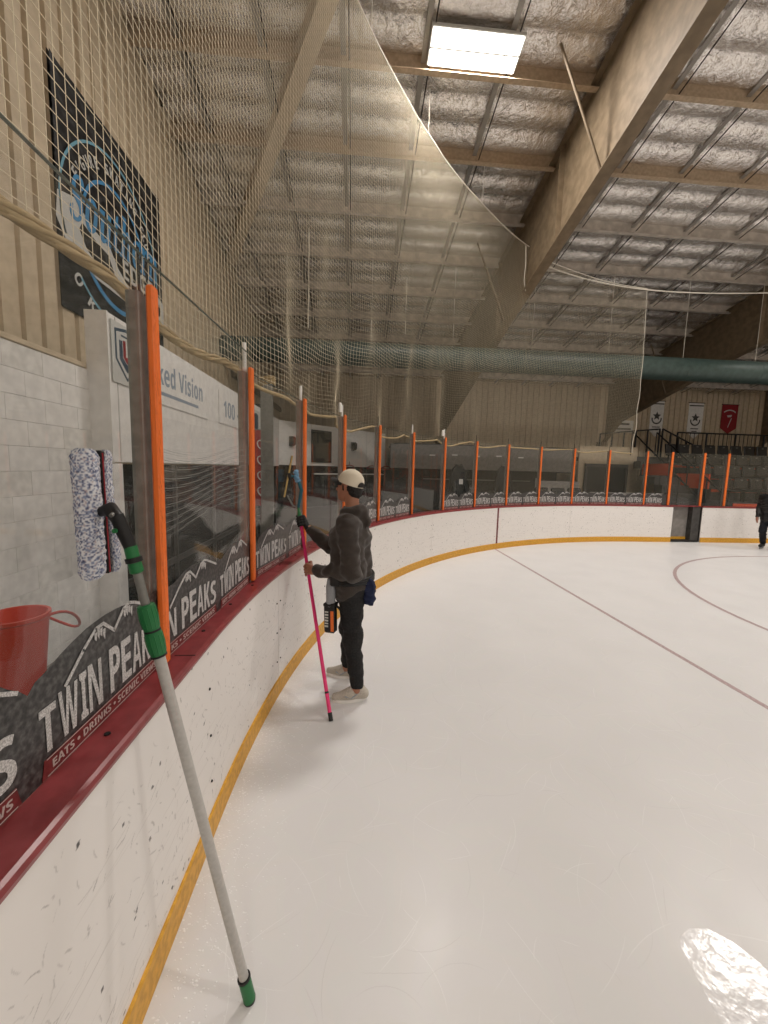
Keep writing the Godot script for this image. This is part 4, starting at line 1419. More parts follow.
func hung_jacket(at: Vector3, label: String) -> void:
	var t := thing("hanging_jacket", label, "jacket", at)
	var body := PackedVector2Array([Vector2(-0.13, 2.08), Vector2(0.13, 2.08), Vector2(0.24, 1.92), Vector2(0.36, 1.2), Vector2(0.26, 1.15), Vector2(0.20, 1.45), Vector2(0.20, 0.98), Vector2(-0.20, 0.98), Vector2(-0.20, 1.45), Vector2(-0.26, 1.15), Vector2(-0.36, 1.2), Vector2(-0.24, 1.92)])
	obj("body", mb().prism(body, 0.16, Transform3D(Basis.IDENTITY, Vector3(0, 0, -0.08))), mats.black, t)
	obj("collar", mb().tube([Vector3(-0.11, 2.10, 0), Vector3(0, 2.06, 0.09), Vector3(0.11, 2.10, 0)], 0.045, 8), mats.black, t)
	obj("stand", mb().tube([Vector3(0, 0, -0.1), Vector3(0, 2.12, -0.1)], 0.02, 8), mats.alu, t)
	obj("stand_foot", mb().lathe([Vector2(0.0, 0.03), Vector2(0.2, 0.02), Vector2(0.2, 0.0)], Transform3D(Basis.IDENTITY, Vector3(0, 0, -0.1)), 14), mats.alu, t)
	if "patch" in label and not "without" in label:
		obj("patch", mb().box(Vector3(0.09, 1.52, 0.083), Vector3(0.14, 0.18, 0.006)), mats.white, t)

func build_bleachers() -> void:
	var t := thing("bleacher_steps", "stepped dark stand with orange risers at the far right", "bleachers", Vector3.ZERO)
	var rows := [[-13.2, 1.05], [-14.1, 1.5], [-15.0, 1.95], [-15.9, 2.4]]
	for k in 4:
		var z: float = rows[k][0]
		var y: float = rows[k][1]
		obj("step", mb().box(Vector3(18.3, y * 0.5, z), Vector3(10.5, y, 0.9)), mats.darkgrey, t)
		obj("orange_riser", mb().box(Vector3(18.3, y - 0.08, z + 0.455), Vector3(10.5, 0.10, 0.02)), mats.orangewall, t)
	obj("walkway_deck", mb().box(Vector3(17.2, 2.62, -17.75), Vector3(13.0, 0.2, 2.2)), mats.darkgrey, t)
	var proto: Node3D = null
	for r in 4:
		for k in 9:
			var at := Vector3(13.35 + k * 0.6, rows[r][1], rows[r][0] - 0.1)
			var lab := "black folding seat in the %s row of the stand, %s from the stairs" % [["bottom", "second", "third", "top"][r], ORD[k]]
			var o: Node3D
			if proto == null:
				o = thing("stadium_seat", lab, "seat", at, "black seats of the stand")
				obj("seat", mb().box(Vector3(0, 0.40, 0.12), Vector3(0.46, 0.07, 0.40), Basis(Vector3.RIGHT, 0.06), 0.02), mats.seat, o)
				obj("backrest", mb().box(Vector3(0, 0.66, -0.12), Vector3(0.48, 0.42, 0.06), Basis(Vector3.RIGHT, -0.16), 0.025), mats.seat, o)
				obj("pedestal", mb().box(Vector3(0, 0.19, 0.0), Vector3(0.08, 0.38, 0.1)), mats.black, o)
				obj("number_plate", mb().box(Vector3(0, 0.78, -0.095), Vector3(0.07, 0.035, 0.02), Basis(Vector3.RIGHT, -0.16)), mats.alu, o)
				proto = o
			else:
				o = proto.duplicate()
				o.name = numbered("stadium_seat")
				add_child(o)
				o.position = at
				tag(o, lab, "seat", "black seats of the stand")
	# stairs up to the walkway
	var s := thing("stand_stairs", "dark stairs with black handrails left of the seats", "stairs", Vector3.ZERO)
	for k in 8:
		obj("step", mb().box(Vector3(12.35, 0.32 + k * 0.31 - 0.155, -13.0 - k * 0.42), Vector3(1.1, 0.31, 0.44)), mats.darkgrey, s)
	obj("orange_side_panel", mb().box(Vector3(11.77, 2.15, -14.8), Vector3(0.05, 0.45, 1.5)), mats.orangewall, s)
	obj("orange_side_panel", mb().box(Vector3(12.94, 1.75, -14.4), Vector3(0.05, 0.55, 1.5)), mats.orangewall, s)
	for x in [11.8, 12.9]:
		obj("handrail", mb().tube([Vector3(x, 1.2, -12.8), Vector3(x, 3.75, -16.4)], 0.028, 6), mats.black, s)
		for k in 5:
			var f := k / 4.0
			var p := Vector3(x, 1.2, -12.8).lerp(Vector3(x, 3.75, -16.4), f)
			obj("baluster", mb().tube([p, p - Vector3(0, 1.0 if k else 1.2, 0)], 0.022, 5), mats.black, s)
	# railings of the walkway
	railing([Vector3(10.75, 3.68, -17.0), Vector3(13.50, 3.98, -17.0)], 2.72, 5, "black railing left of the stairs, partly behind the net")
	railing([Vector3(13.6, 3.98, -16.95), Vector3(15.55, 3.12, -16.95)], 2.72, 5, "black sloping railing descending to the seats")
	railing([Vector3(14.4, 3.86, -17.05), Vector3(22.0, 3.86, -17.05)], 2.72, 38, "long black railing with close balusters above the seats")

func railing(line: Array, foot: float, n: int, label: String) -> void:
	var a: Vector3 = line[0]
	var b: Vector3 = line[1]
	var t := thing("railing", label, "railing", Vector3.ZERO, "black railings of the stand")
	obj("top_rail", mb().tube([a, b], 0.035, 6), mats.black, t)
	if n > 10:
		obj("bottom_rail", mb().tube([Vector3(a.x, foot + 0.1, a.z), Vector3(b.x, foot + 0.1, b.z)], 0.025, 6), mats.black, t)
	for k in n + 1:
		var p := a.lerp(b, float(k) / n)
		var thick := 0.04 if k % 7 == 0 or n < 10 else 0.014
		obj("post" if thick > 0.03 else "baluster", mb().tube([p, Vector3(p.x, foot, p.z)], thick, 5), mats.black, t)

# ---------------------------------------------------------------- mop on its pole, leaning on the glass
func build_mop() -> void:
	var g := Vector3(-0.345, 0.0, -1.257)
	var top := Vector3(-0.665, 1.661, -1.218)
	var t := thing("mop_pole", "grey telescopic pole with green grips and a speckled mop head leaning on the glass", "mop", g)
	var d := top - g
	var P := func(f: float) -> Vector3: return d * f
	var tube := mottled(Color(0.72, 0.71, 0.69), 0.06, 0.35, 6.0, 60)
	obj("lower_tube", mb().tube([P.call(0.03), P.call(0.82)], 0.0165, 20), tube, t)
	obj("upper_tube", mb().tube([P.call(0.80), P.call(0.985)], 0.0125, 18), mats.alu, t)
	var xf := Transform3D(Basis(d.cross(Vector3.FORWARD).normalized().cross(d.normalized()) * -1.0, d.normalized(), d.cross(Vector3.FORWARD).normalized()), Vector3.ZERO)
	xf.basis = xf.basis.orthonormalized()
	var L := d.length()
	var ring := func(f0: float, f1: float, prof: Array) -> MB:
		var pr := []
		for q in prof: pr.append(Vector2(q.x, lerpf(f0, f1, q.y) * L))
		return mb().lathe(pr, xf, 22)
	var tip := obj("foot_cap", ring.call(0.0, 0.058, [Vector2(0, 0), Vector2(0.017, 0.0), Vector2(0.021, 0.08), Vector2(0.021, 0.9), Vector2(0.019, 1.0), Vector2(0.0165, 1.0)]), mats.green, t)
	obj("rubber_ring", ring.call(0.056, 0.062, [Vector2(0.016, 0), Vector2(0.0225, 0.1), Vector2(0.0225, 0.9), Vector2(0.016, 1)]), mats.black, tip)
	obj("rubber_tip", ring.call(-0.004, 0.006, [Vector2(0, 0), Vector2(0.018, 0.1), Vector2(0.0215, 0.9), Vector2(0.02, 1)]), mats.black, tip)
	for e in [[0.797, 0.845], [0.846, 0.896]]:
		var grip := obj("locking_collar", ring.call(e[0], e[1], [Vector2(0.018, 0), Vector2(0.0225, 0.04), Vector2(0.0255, 0.5), Vector2(0.0240, 0.97), Vector2(0.020, 1.0), Vector2(0.013, 1.0)]), mats.green, t)
		var m := mb()
		for k in 12:
			var a := TAU * k / 12
			var o := xf.basis * Vector3(cos(a), 0, sin(a))
			m.tube([P.call(e[0] + 0.006) + o * 0.0225, P.call((e[0] + e[1]) * 0.5) + o * 0.0252, P.call(e[1] - 0.006) + o * 0.0240], 0.0018, 5)
		obj("grip_ribs", m, mats.green, grip)
		obj("collar_ring", ring.call(e[0] - 0.003, e[0] + 0.003, [Vector2(0.017, 0), Vector2(0.0235, 0.2), Vector2(0.0235, 0.8), Vector2(0.017, 1)]), mats.black, grip)
	# printed sticker on the lower tube
	var stx := mb()
	for k in 9:
		var f := 0.655 + 0.01 * k
		stx.lathe([Vector2(0.0167, f * L), Vector2(0.0169, (f + 0.002 + 0.003 * (k % 3)) * L), Vector2(0.0166, (f + 0.006) * L)], xf, 7)
	obj("sticker", stx, mats.ad_line, t)
	# swivel and handle
	var hd := obj("cone_adapter", ring.call(0.955, 1.005, [Vector2(0.0125, 0), Vector2(0.019, 0.05), Vector2(0.018, 1.0), Vector2(0.0, 1.0)]), mats.green, t)
	obj("adapter_ring", ring.call(0.975, 0.985, [Vector2(0.017, 0), Vector2(0.023, 0.1), Vector2(0.023, 0.9), Vector2(0.017, 1)]), mats.black, hd)
	var h0 := d
	var h1 := Vector3(-0.695, 1.765, -1.205) - g
	obj("swivel_handle", mb().tube([h0, h0.lerp(h1, 0.5), h1], [0.017, 0.0195, 0.019], 16), mats.black, t)
	var j := Vector3(-0.762, 1.768, -1.245) - g
	var knuckle := obj("swivel_joint", mb().tube([h1 + Vector3(0.004, -0.012, 0.0), h1.lerp(j, 0.35) + Vector3(0, 0.014, 0), j], [0.019, 0.021, 0.015], 14), mats.black, t)
	obj("bolt", mb().tube([h1 + Vector3(0.0, 0.0, 0.026), h1 + Vector3(0.0, 0.004, 0.016)], 0.006, 10), mats.alu, knuckle)
	obj("green_button", mb().tube([h1 + Vector3(0.004, -0.045, 0.021), h1 + Vector3(0.004, -0.045, 0.012)], 0.007, 10), mats.green, knuckle)
	# mop pad standing upright against the glass
	var pad_im := Image.create(56, 96, false, Image.FORMAT_RGB8)
	for y in 96:
		for x in 56:
			var r := rng.randf()
			pad_im.set_pixel(x, y, Color(0.84, 0.84, 0.85) if r < 0.50 else Color(0.52, 0.55, 0.64) if r < 0.78 else Color(0.30, 0.32, 0.43) if r < 0.92 else Color(0.70, 0.64, 0.64))
	var padm := sm(Color.WHITE, 0.95)
	padm.albedo_texture = ImageTexture.create_from_image(pad_im)
	padm.uv1_scale = Vector3(1.0, 1.0, 1.0)
	var c0 := Vector3(-0.785, 1.955, -1.235) - g
	var c1 := Vector3(-0.785, 1.565, -1.245) - g
	var nz := FastNoiseLite.new()
	nz.seed = 8
	nz.frequency = 70.0
	for e in [[0.0, 0.050, 0.026, 0.012], [1.0, 0.014, 0.020, -0.066]]:
		# e: which lobe, half width along z, half thickness along x, z shift
		var m := mb()
		var nu := 28
		var nv := 48
		for jv in nv + 1:
			var v := float(jv) / nv
			var endf := pow(clampf(minf(v, 1.0 - v) / 0.06, 0.0, 1.0), 0.5)
			var taper := 1.0 if e[0] == 0.0 else lerpf(0.35, 1.0, sin(PI * clampf(v * 0.9 + 0.1, 0, 1)))
			for iu in nu + 1:
				var a := TAU * iu / nu
				var o := Vector3(cos(a) * e[2], 0, sin(a) * e[1] * taper)
				var p := c0.lerp(c1, v) + o * (0.55 + 0.45 * endf) + Vector3(0.0 if e[0] == 0.0 else 0.012, 0, e[3] + (0.010 if e[0] == 1.0 else 0.0) * sin(v * 6.0))
				p += o.normalized() * 0.0035 * nz.get_noise_3d(p.x, p.y, p.z) * 2.0
				m.vert(p, o.normalized(), Vector2(float(iu) / nu, v))
		for jv in nv:
			for iu in nu:
				var q := jv * (nu + 1) + iu
				m.i.append_array([q, q + 1, q + nu + 1, q + 1, q + nu + 2, q + nu + 1])
		for jv in [0, nv]:
			var cc := m.vert(c0 if jv == 0 else c1, Vector3.UP if jv == 0 else Vector3.DOWN)
			m.v[cc] += Vector3(0, 0.0, e[3])
			for iu in nu:
				m.i.append_array([cc, jv * (nu + 1) + iu, jv * (nu + 1) + iu + 1])
		obj("mop_pad", m, padm, t).set_meta("label", "blue and white speckled microfibre mop pad")
	obj("mop_frame", mb().box((c0 + c1) * 0.5 + Vector3(0.006, 0, -0.046), Vector3(0.02, 0.385, 0.018), Basis(Vector3.RIGHT, 0.02), 0.004), mats.black, t)
	obj("pad_seam", mb().tube([c0 + Vector3(0.022, -0.01, -0.034), c1 + Vector3(0.022, 0.01, -0.032)], 0.002, 6), mats.crimson, t)

# ---------------------------------------------------------------- people
# smooth union of tapered capsules, meshed as surface nets
func sdf_mesh(bones: Array, cell: float, k: float, wrinkle := 0.0, wfreq := 9.0, cut_above := 1e9, cut_below := -1e9) -> ArrayMesh:
	var lo := Vector3.ONE * 1e9
	var hi := Vector3.ONE * -1e9
	var pad := cell * 3.0 + k + wrinkle
	for b in bones:
		for e in [0, 2]:
			var r: float = b[e + 1] + pad
			lo = lo.min(b[e] - Vector3.ONE * r)
			hi = hi.max(b[e] + Vector3.ONE * r)
	var nx := int((hi.x - lo.x) / cell) + 2
	var ny := int((hi.y - lo.y) / cell) + 2
	var nz := int((hi.z - lo.z) / cell) + 2
	var f := PackedFloat32Array()
	f.resize(nx * ny * nz)
	f.fill(1.0)
	for b in bones:
		var a: Vector3 = b[0]
		var ra: float = b[1]
		var c: Vector3 = b[2]
		var rb: float = b[3]
		var pr := pad
		var l := ((a - Vector3.ONE * (ra + pr)).min(c - Vector3.ONE * (rb + pr)) - lo) / cell
		var h := ((a + Vector3.ONE * (ra + pr)).max(c + Vector3.ONE * (rb + pr)) - lo) / cell
		var ac := c - a
		var ll := maxf(ac.length_squared(), 1e-9)
		for z in range(maxi(0, int(l.z)), mini(nz - 1, int(h.z) + 1) + 1):
			for y in range(maxi(0, int(l.y)), mini(ny - 1, int(h.y) + 1) + 1):
				var row := (z * ny + y) * nx
				for x in range(maxi(0, int(l.x)), mini(nx - 1, int(h.x) + 1) + 1):
					var p := lo + Vector3(x, y, z) * cell
					var t := clampf((p - a).dot(ac) / ll, 0.0, 1.0)
					var d := (p - a - ac * t).length() - lerpf(ra, rb, t)
					var o := f[row + x]
					if o > 0.99:
						f[row + x] = minf(d, 0.98)
					else:
						var hh := maxf(k - absf(o - d), 0.0) / k
						f[row + x] = minf(o, d) - hh * hh * k * 0.25
	if wrinkle > 0.0 or cut_above < 1e8 or cut_below > -1e8:
		var ns := FastNoiseLite.new()
		ns.seed = 11
		ns.frequency = wfreq
		ns.fractal_octaves = 2
		for z in nz:
			for y in ny:
				var yy := lo.y + y * cell
				for x in nx:
					var q := (z * ny + y) * nx + x
					if f[q] < 0.1:
						if wrinkle > 0.0:
							f[q] += wrinkle * ns.get_noise_3d(lo.x + x * cell, yy * 1.8, lo.z + z * cell)
						f[q] = maxf(f[q], maxf(yy - cut_above, cut_below - yy))
	# surface nets
	var ids := PackedInt32Array()
	ids.resize(nx * ny * nz)
	ids.fill(-1)
	var m := mb()
	var offs := [0, 1, nx, nx + 1, nx * ny, nx * ny + 1, nx * ny + nx, nx * ny + nx + 1]
	var cor := [Vector3(0, 0, 0), Vector3(1, 0, 0), Vector3(0, 1, 0), Vector3(1, 1, 0), Vector3(0, 0, 1), Vector3(1, 0, 1), Vector3(0, 1, 1), Vector3(1, 1, 1)]
	var edges := [[0, 1], [2, 3], [4, 5], [6, 7], [0, 2], [1, 3], [4, 6], [5, 7], [0, 4], [1, 5], [2, 6], [3, 7]]
	for z in nz - 1:
		for y in ny - 1:
			var row := (z * ny + y) * nx
			for x in nx - 1:
				var q := row + x
				if absf(f[q]) > cell * 2.5: continue
				var inside := 0
				for e in 8:
					if f[q + offs[e]] < 0.0: inside += 1
				if inside == 0 or inside == 8: continue
				var s := Vector3.ZERO
				var cnt := 0
				for e in edges:
					var v0 := f[q + offs[e[0]]]
					var v1 := f[q + offs[e[1]]]
					if (v0 < 0.0) != (v1 < 0.0):
						s += (cor[e[0]] as Vector3).lerp(cor[e[1]], v0 / (v0 - v1))
						cnt += 1
				var gx := f[q + 1] - f[q] + f[q + offs[7]] - f[q + offs[6]]
				var gy := f[q + nx] - f[q] + f[q + offs[7]] - f[q + offs[5]]
				var gz := f[q + nx * ny] - f[q] + f[q + offs[7]] - f[q + offs[3]]
				ids[q] = m.vert(lo + (Vector3(x, y, z) + s / cnt) * cell, Vector3(gx, gy, gz).normalized())
	for z in range(1, nz - 1):
		for y in range(1, ny - 1):
			for x in range(1, nx - 1):
				var q := (z * ny + y) * nx + x
				var v0 := f[q]
				if absf(v0) > cell * 2.5: continue
				for ax in 3:
					var st: int = [1, nx, nx * ny][ax]
					var v1 := f[q + st]
					if (v0 < 0.0) == (v1 < 0.0): continue
					var u: int = [nx, nx * ny, 1][ax]
					var w: int = [nx * ny, 1, nx][ax]
					var a := ids[q]; var b := ids[q - u]; var c := ids[q - u - w]; var d := ids[q - w]
					if a < 0 or b < 0 or c < 0 or d < 0: continue
					if v0 < 0.0: m.i.append_array([a, c, b, a, d, c])
					else: m.i.append_array([a, b, c, a, c, d])
	return m.mesh()

func grow(bones: Array, g: float) -> Array:
	var out := []
	for b in bones: out.append([b[0], b[1] + g, b[2], b[3] + g])
	return out

# a hand closed round a pole: centre c on the pole axis, axis ax, palm side dir (from pole to palm), thumb up the axis
func grip_bones(c: Vector3, ax: Vector3, palm: Vector3, wrist: Vector3, side: Vector3, r: float) -> Array:
	ax = ax * 1.3
	var out := []
	var pc := c + palm * (r + 0.017)
	# palm: four metacarpal rods from the wrist
	for k in 4:
		var y := ax * (0.030 - 0.020 * k)
		var kn := pc + y + side * 0.020 + palm * 0.002
		out.append([wrist + y * 0.55, 0.020, kn, 0.015])
		# three finger bones wrapping round
		var lenf: float = [0.92, 1.0, 0.95, 0.80][k]
		var prev := kn
		var rad: float = [0.0112, 0.0115, 0.0110, 0.0100][k]
		for s in 3:
			var a: float = (s + 1) * 1.02 * lenf + 0.25
			var dir := palm * cos(a) + side * sin(a)
			var p := c + y - ax * 0.003 * s + dir * (r + 0.012)
			out.append([prev, rad, p, rad * 0.94])
			prev = p
			rad *= 0.93
	# thumb leaves the side of the palm near its base and closes over
	var t0 := wrist.lerp(pc, 0.45) + ax * 0.018
	var t1 := pc + ax * 0.048 - side * 0.022
	var t2 := c + ax * 0.054 - side * (r + 0.014)
	var t3 := c + ax * 0.050 - palm * (r + 0.010) - side * 0.006
	out.append([t0, 0.017, t1, 0.0125])
	out.append([t1, 0.0120, t2, 0.0108])
	out.append([t2, 0.0105, t3, 0.0088])
	return out

func build_cleaner() -> void:
	var skin := sm(Color(0.66, 0.45, 0.35), 0.55)
	skin.subsurf_scatter_enabled = true
	skin.subsurf_scatter_strength = 0.15
	var hoodie := mottled(Color(0.205, 0.172, 0.15), 0.16, 0.9, 9.0, 70, 0.08)
	hoodie.rim_enabled = true
	hoodie.rim = 0.3
	var pants := mottled(Color(0.035, 0.035, 0.04), 0.2, 0.85, 6.0, 71)
	var shoe := mottled(Color(0.74, 0.71, 0.66), 0.10, 0.7, 8.0, 72)
	var capm := sm(Color(0.84, 0.80, 0.72), 0.85)
	var hair := sm(Color(0.085, 0.065, 0.05), 0.7)
	var glove := sm(Color(0.045, 0.045, 0.05), 0.7)
	var t := thing("person", "person in brown hoodie and white cap cleaning the glass with a pink pole", "person", Vector3(0, 0, -3.3))
	var o := Vector3(0, 0, -3.3)
	# pole geometry, shared with the squeegee
	var pb := Vector3(-0.149, 0.0, -2.84)
	var pt := Vector3(-0.533, 1.555, -3.78)
	var ax := (pt - pb).normalized()
	var hn := pb.lerp(pt, 0.652)
	var hf := pb.lerp(pt, 0.905)
	var fw := Vector3(-0.93, 0, -0.37).normalized()
	var lf := Vector3(-0.37, 0, 0.93).normalized()
	# joints
	var pel := Vector3(-0.005, 0.96, -3.30)
	var hipn := Vector3(-0.015, 0.92, -3.215)
	var hipf := Vector3(0.015, 0.92, -3.385)
	var kn := Vector3(0.005, 0.50, -3.165)
	var kf := Vector3(-0.03, 0.50, -3.43)
	var ann := Vector3(0.045, 0.10, -3.115)
	var anf := Vector3(-0.035, 0.10, -3.475)
	var chest := Vector3(-0.03, 1.34, -3.30)
	var shn := Vector3(-0.055, 1.475, -3.12)
	var shf := Vector3(0.02, 1.475, -3.475)
	var eln := Vector3(-0.005, 1.10, -3.02)
	var elf := Vector3(-0.215, 1.20, -3.60)
	var neck := Vector3(-0.015, 1.555, -3.305)
	var head := Vector3(-0.045, 1.765, -3.325)
	var wrn := hn + (eln - hn).normalized() * 0.085
	var wrf := hf + (elf - hf).normalized() * 0.085
	var P := func(v: Vector3) -> Vector3: return v - o
	var rel := func(bs: Array) -> Array:
		var out := []
		for b in bs: out.append([b[0] - o, b[1], b[2] - o, b[3]])
		return out
	var torso := [
		[pel + lf * 0.07, 0.115, chest + lf * 0.075 - Vector3(0, 0.08, 0), 0.115], [pel - lf * 0.07, 0.115, chest - lf * 0.075 - Vector3(0, 0.08, 0), 0.115],
		[chest + lf * 0.08, 0.12, shn.lerp(neck, 0.25) - Vector3(0, 0.05, 0), 0.075], [chest - lf * 0.08, 0.12, shf.lerp(neck, 0.25) - Vector3(0, 0.05, 0), 0.075],
		[chest, 0.12, neck - Vector3(0, 0.04, 0), 0.075]]
	var armn := [[shn, 0.062, eln, 0.046], [eln, 0.044, wrn, 0.030]]
	var armf := [[shf, 0.062, elf, 0.046], [elf, 0.044, wrf, 0.030]]
	var legs := [[hipn, 0.098, kn, 0.062], [kn, 0.060, ann, 0.040], [hipf, 0.098, kf, 0.062], [kf, 0.060, anf, 0.040]]
	var feet := [[ann, 0.036, ann - Vector3(0, 0.05, 0) + fw * 0.03, 0.036], [anf, 0.036, anf - Vector3(0, 0.05, 0) + fw * 0.03, 0.036]]
	var nk := [[neck - Vector3(0, 0.06, 0), 0.062, head - Vector3(0, 0.08, 0) - fw * 0.025, 0.056]]
	# one continuous body
	var bm := mb()
	bm.add_mesh(sdf_mesh(rel.call(torso + armn + armf + legs + feet + nk), 0.013, 0.05))
	# head with face, on a finer grid
	var up := Vector3(0, 1, 0)
	var hd := [
		[head + up * 0.035 - fw * 0.022, 0.088, head + up * 0.03 + fw * 0.018, 0.082],
		[head - up * 0.03 + fw * 0.03, 0.070, head - up * 0.075 + fw * 0.05, 0.048],
		[head - up * 0.098 + fw * 0.070, 0.026, head - up * 0.10 + fw * 0.055, 0.032],
		[head + up * 0.012 + fw * 0.088, 0.011, head - up * 0.028 + fw * 0.108, 0.0125],
		[head - up * 0.030 + fw * 0.100 + lf * 0.010, 0.008, head - up * 0.030 + fw * 0.100 - lf * 0.010, 0.008],
		[head - up * 0.058 + fw * 0.090 + lf * 0.016, 0.0075, head - up * 0.058 + fw * 0.090 - lf * 0.016, 0.0075],
		[head - up * 0.068 + fw * 0.087 + lf * 0.014, 0.0075, head - up * 0.068 + fw * 0.087 - lf * 0.014, 0.0075],
		[head + up * 0.026 + fw * 0.086 + lf * 0.035, 0.010, head + up * 0.026 + fw * 0.086 - lf * 0.035, 0.010],
		[head + up * 0.012 + lf * 0.081, 0.012, head - up * 0.022 + lf * 0.077 + fw * 0.006, 0.008],
		[head + up * 0.012 - lf * 0.081, 0.012, head - up * 0.022 - lf * 0.077 + fw * 0.006, 0.008],
		[head - up * 0.06 - fw * 0.02, 0.056, neck - up * 0.03, 0.060]]
	bm.add_mesh(sdf_mesh(rel.call(hd), 0.006, 0.018))
	# hands
	var pn := (wrn - hn)
	pn = (pn - ax * pn.dot(ax)).normalized()
	var sn := -ax.cross(pn)
	bm.add_mesh(sdf_mesh(rel.call(grip_bones(hn, ax, pn, wrn, sn, 0.014) + [[wrn, 0.026, wrn.lerp(eln, 0.2), 0.030]]), 0.0045, 0.008))
	obj("body", bm, skin, t)
	var pf := (wrf - hf)
	pf = (pf - ax * pf.dot(ax)).normalized()
	var sf := -ax.cross(pf)
	obj("gloved_hand", sdf_mesh(rel.call(grow(grip_bones(hf, ax, pf, wrf, sf, 0.015), 0.002) + [[wrf, 0.028, wrf.lerp(elf, 0.15), 0.032]]), 0.0045, 0.008), glove, t).set_meta("label", "black work glove round the pole")
	# hoodie with hood lying on the back
	var hood := []
	for k in 9:
		var a0 := lerpf(-2.2, 2.2, k / 9.0)
		var a1 := lerpf(-2.2, 2.2, (k + 1) / 9.0)
		var q0 := neck + (-fw * cos(a0) + lf * sin(a0)) * 0.085 + up * (0.02 - 0.045 * (1.0 - cos(a0)) * 0.5)
		var q1 := neck + (-fw * cos(a1) + lf * sin(a1)) * 0.085 + up * (0.02 - 0.045 * (1.0 - cos(a1)) * 0.5)
		hood.append([q0, 0.034, q1, 0.034])
	hood.append([neck - fw * 0.09 - up * 0.01, 0.05, neck - fw * 0.135 - up * 0.09, 0.035])
	var hj := grow(torso, 0.030) + hood
	hj.append([pel + lf * 0.08 - up * 0.05, 0.135, pel + lf * 0.075 + up * 0.06, 0.140])
	hj.append([pel - lf * 0.08 - up * 0.05, 0.135, pel - lf * 0.075 + up * 0.06, 0.140])
	hj += [[shn, 0.085, eln, 0.074], [eln, 0.072, wrn.lerp(eln, 0.12), 0.054], [shf, 0.088, elf, 0.070], [elf, 0.068, wrf.lerp(elf, 0.12), 0.046]]
	var hood_mesh := sdf_mesh(rel.call(hj), 0.012, 0.03, 0.022, 5.0)
	var hoo := obj("hoodie", hood_mesh, hoodie, t)
	for e in [[wrn.lerp(eln, 0.10), wrn.lerp(eln, 0.28), 0.048], [wrf.lerp(elf, 0.10), wrf.lerp(elf, 0.28), 0.048]]:
		obj("cuff", mb().tube([P.call(e[0]), P.call(e[1])], [e[2] * 0.9, e[2]], 16), hoodie, hoo)
	# trousers, narrow cut
	var tr := grow(legs, 0.016)
	tr.append([hipn, 0.118, hipf, 0.118])
	tr.append([pel + up * 0.02 + lf * 0.05, 0.12, pel + up * 0.02 - lf * 0.05, 0.12])
	obj("trousers", sdf_mesh(rel.call(tr), 0.012, 0.04, 0.016, 5.0, 1e9, 0.115), pants, t)
	# shoes
	for e in [[ann, Vector3(-0.985, 0, 0.1)], [anf, Vector3(-0.95, 0, -0.3)]]:
		var f: Vector3 = e[1].normalized()
		var b: Vector3 = Vector3(e[0].x, 0.0, e[0].z)
		var sd := up.cross(f)
		var sb := [
			[b + up * 0.052 - f * 0.055, 0.042, b + up * 0.048 + f * 0.06, 0.045],
			[b + up * 0.046 + f * 0.06, 0.044, b + up * 0.036 + f * 0.175, 0.034],
			[b + up * 0.055 - f * 0.055, 0.040, b + up * 0.105 - f * 0.02, 0.044],
			[b + up * 0.095 + f * 0.012, 0.040, b + up * 0.055 + f * 0.09, 0.036]]
		var s := obj("shoe", sdf_mesh(rel.call(sb), 0.0075, 0.025, 0.0, 9.0, 1e9, 0.022), shoe, t)
		var sole := PackedVector2Array()
		for k in 28:
			var a := TAU * k / 28
			var lx := cos(a) * 0.140 + 0.058
			sole.append(Vector2(lx, sin(a) * (0.047 + 0.008 * cos(a))))
		obj("sole", mb().prism(sole, 0.026, Transform3D(Basis(f, -sd, up), P.call(b + up * 0.001))), mats.white, s)
		var lace := mb()
		for k in 4:
			var q: Vector3 = P.call(b + up * (0.132 - 0.016 * k) + f * (0.025 + 0.026 * k))
			lace.tube([q - sd * 0.026 - up * 0.006, q + up * 0.004, q + sd * 0.026 - up * 0.006], 0.004, 5)
		obj("laces", lace, mats.white, s)
		var sw := mb()
		var q0: Vector3 = P.call(b + sd * -0.046 + up * 0.05 + f * 0.05)
		var q1: Vector3 = P.call(b + sd * 0.046 + up * 0.05 + f * 0.05)
		for qq in [q0, q1]:
			sw.tube([qq + f * 0.05 + up * 0.012, qq + f * 0.0 - up * 0.008, qq - f * 0.05 + up * 0.026], [0.004, 0.007, 0.003], 5)
		obj("side_mark", sw, mats.greyprint, s)
	# hair, cap, sunglasses
	var hb := [[head + up * 0.02 - fw * 0.045, 0.082, head - up * 0.055 - fw * 0.062, 0.050],
		[head + up * 0.005 - fw * 0.035 + lf * 0.03, 0.058, head - up * 0.045 - fw * 0.045 + lf * 0.03, 0.042],
		[head + up * 0.005 - fw * 0.035 - lf * 0.03, 0.058, head - up * 0.045 - fw * 0.045 - lf * 0.03, 0.042],
		[head + up * 0.005 + fw * 0.02 + lf * 0.073, 0.011, head - up * 0.028 + fw * 0.022 + lf * 0.073, 0.009]]
	obj("hair", sdf_mesh(rel.call(hb), 0.007, 0.02, 0.008, 40.0), hair, t)
	var tilt := Basis(lf, -0.30)
	var cb := Basis(-lf, up, -fw)
	cb = tilt * Basis(lf.cross(up).normalized() * -1.0 if false else fw, up, fw.cross(up))
	var cap := mb()
	var nu := 28
	var nv := 9
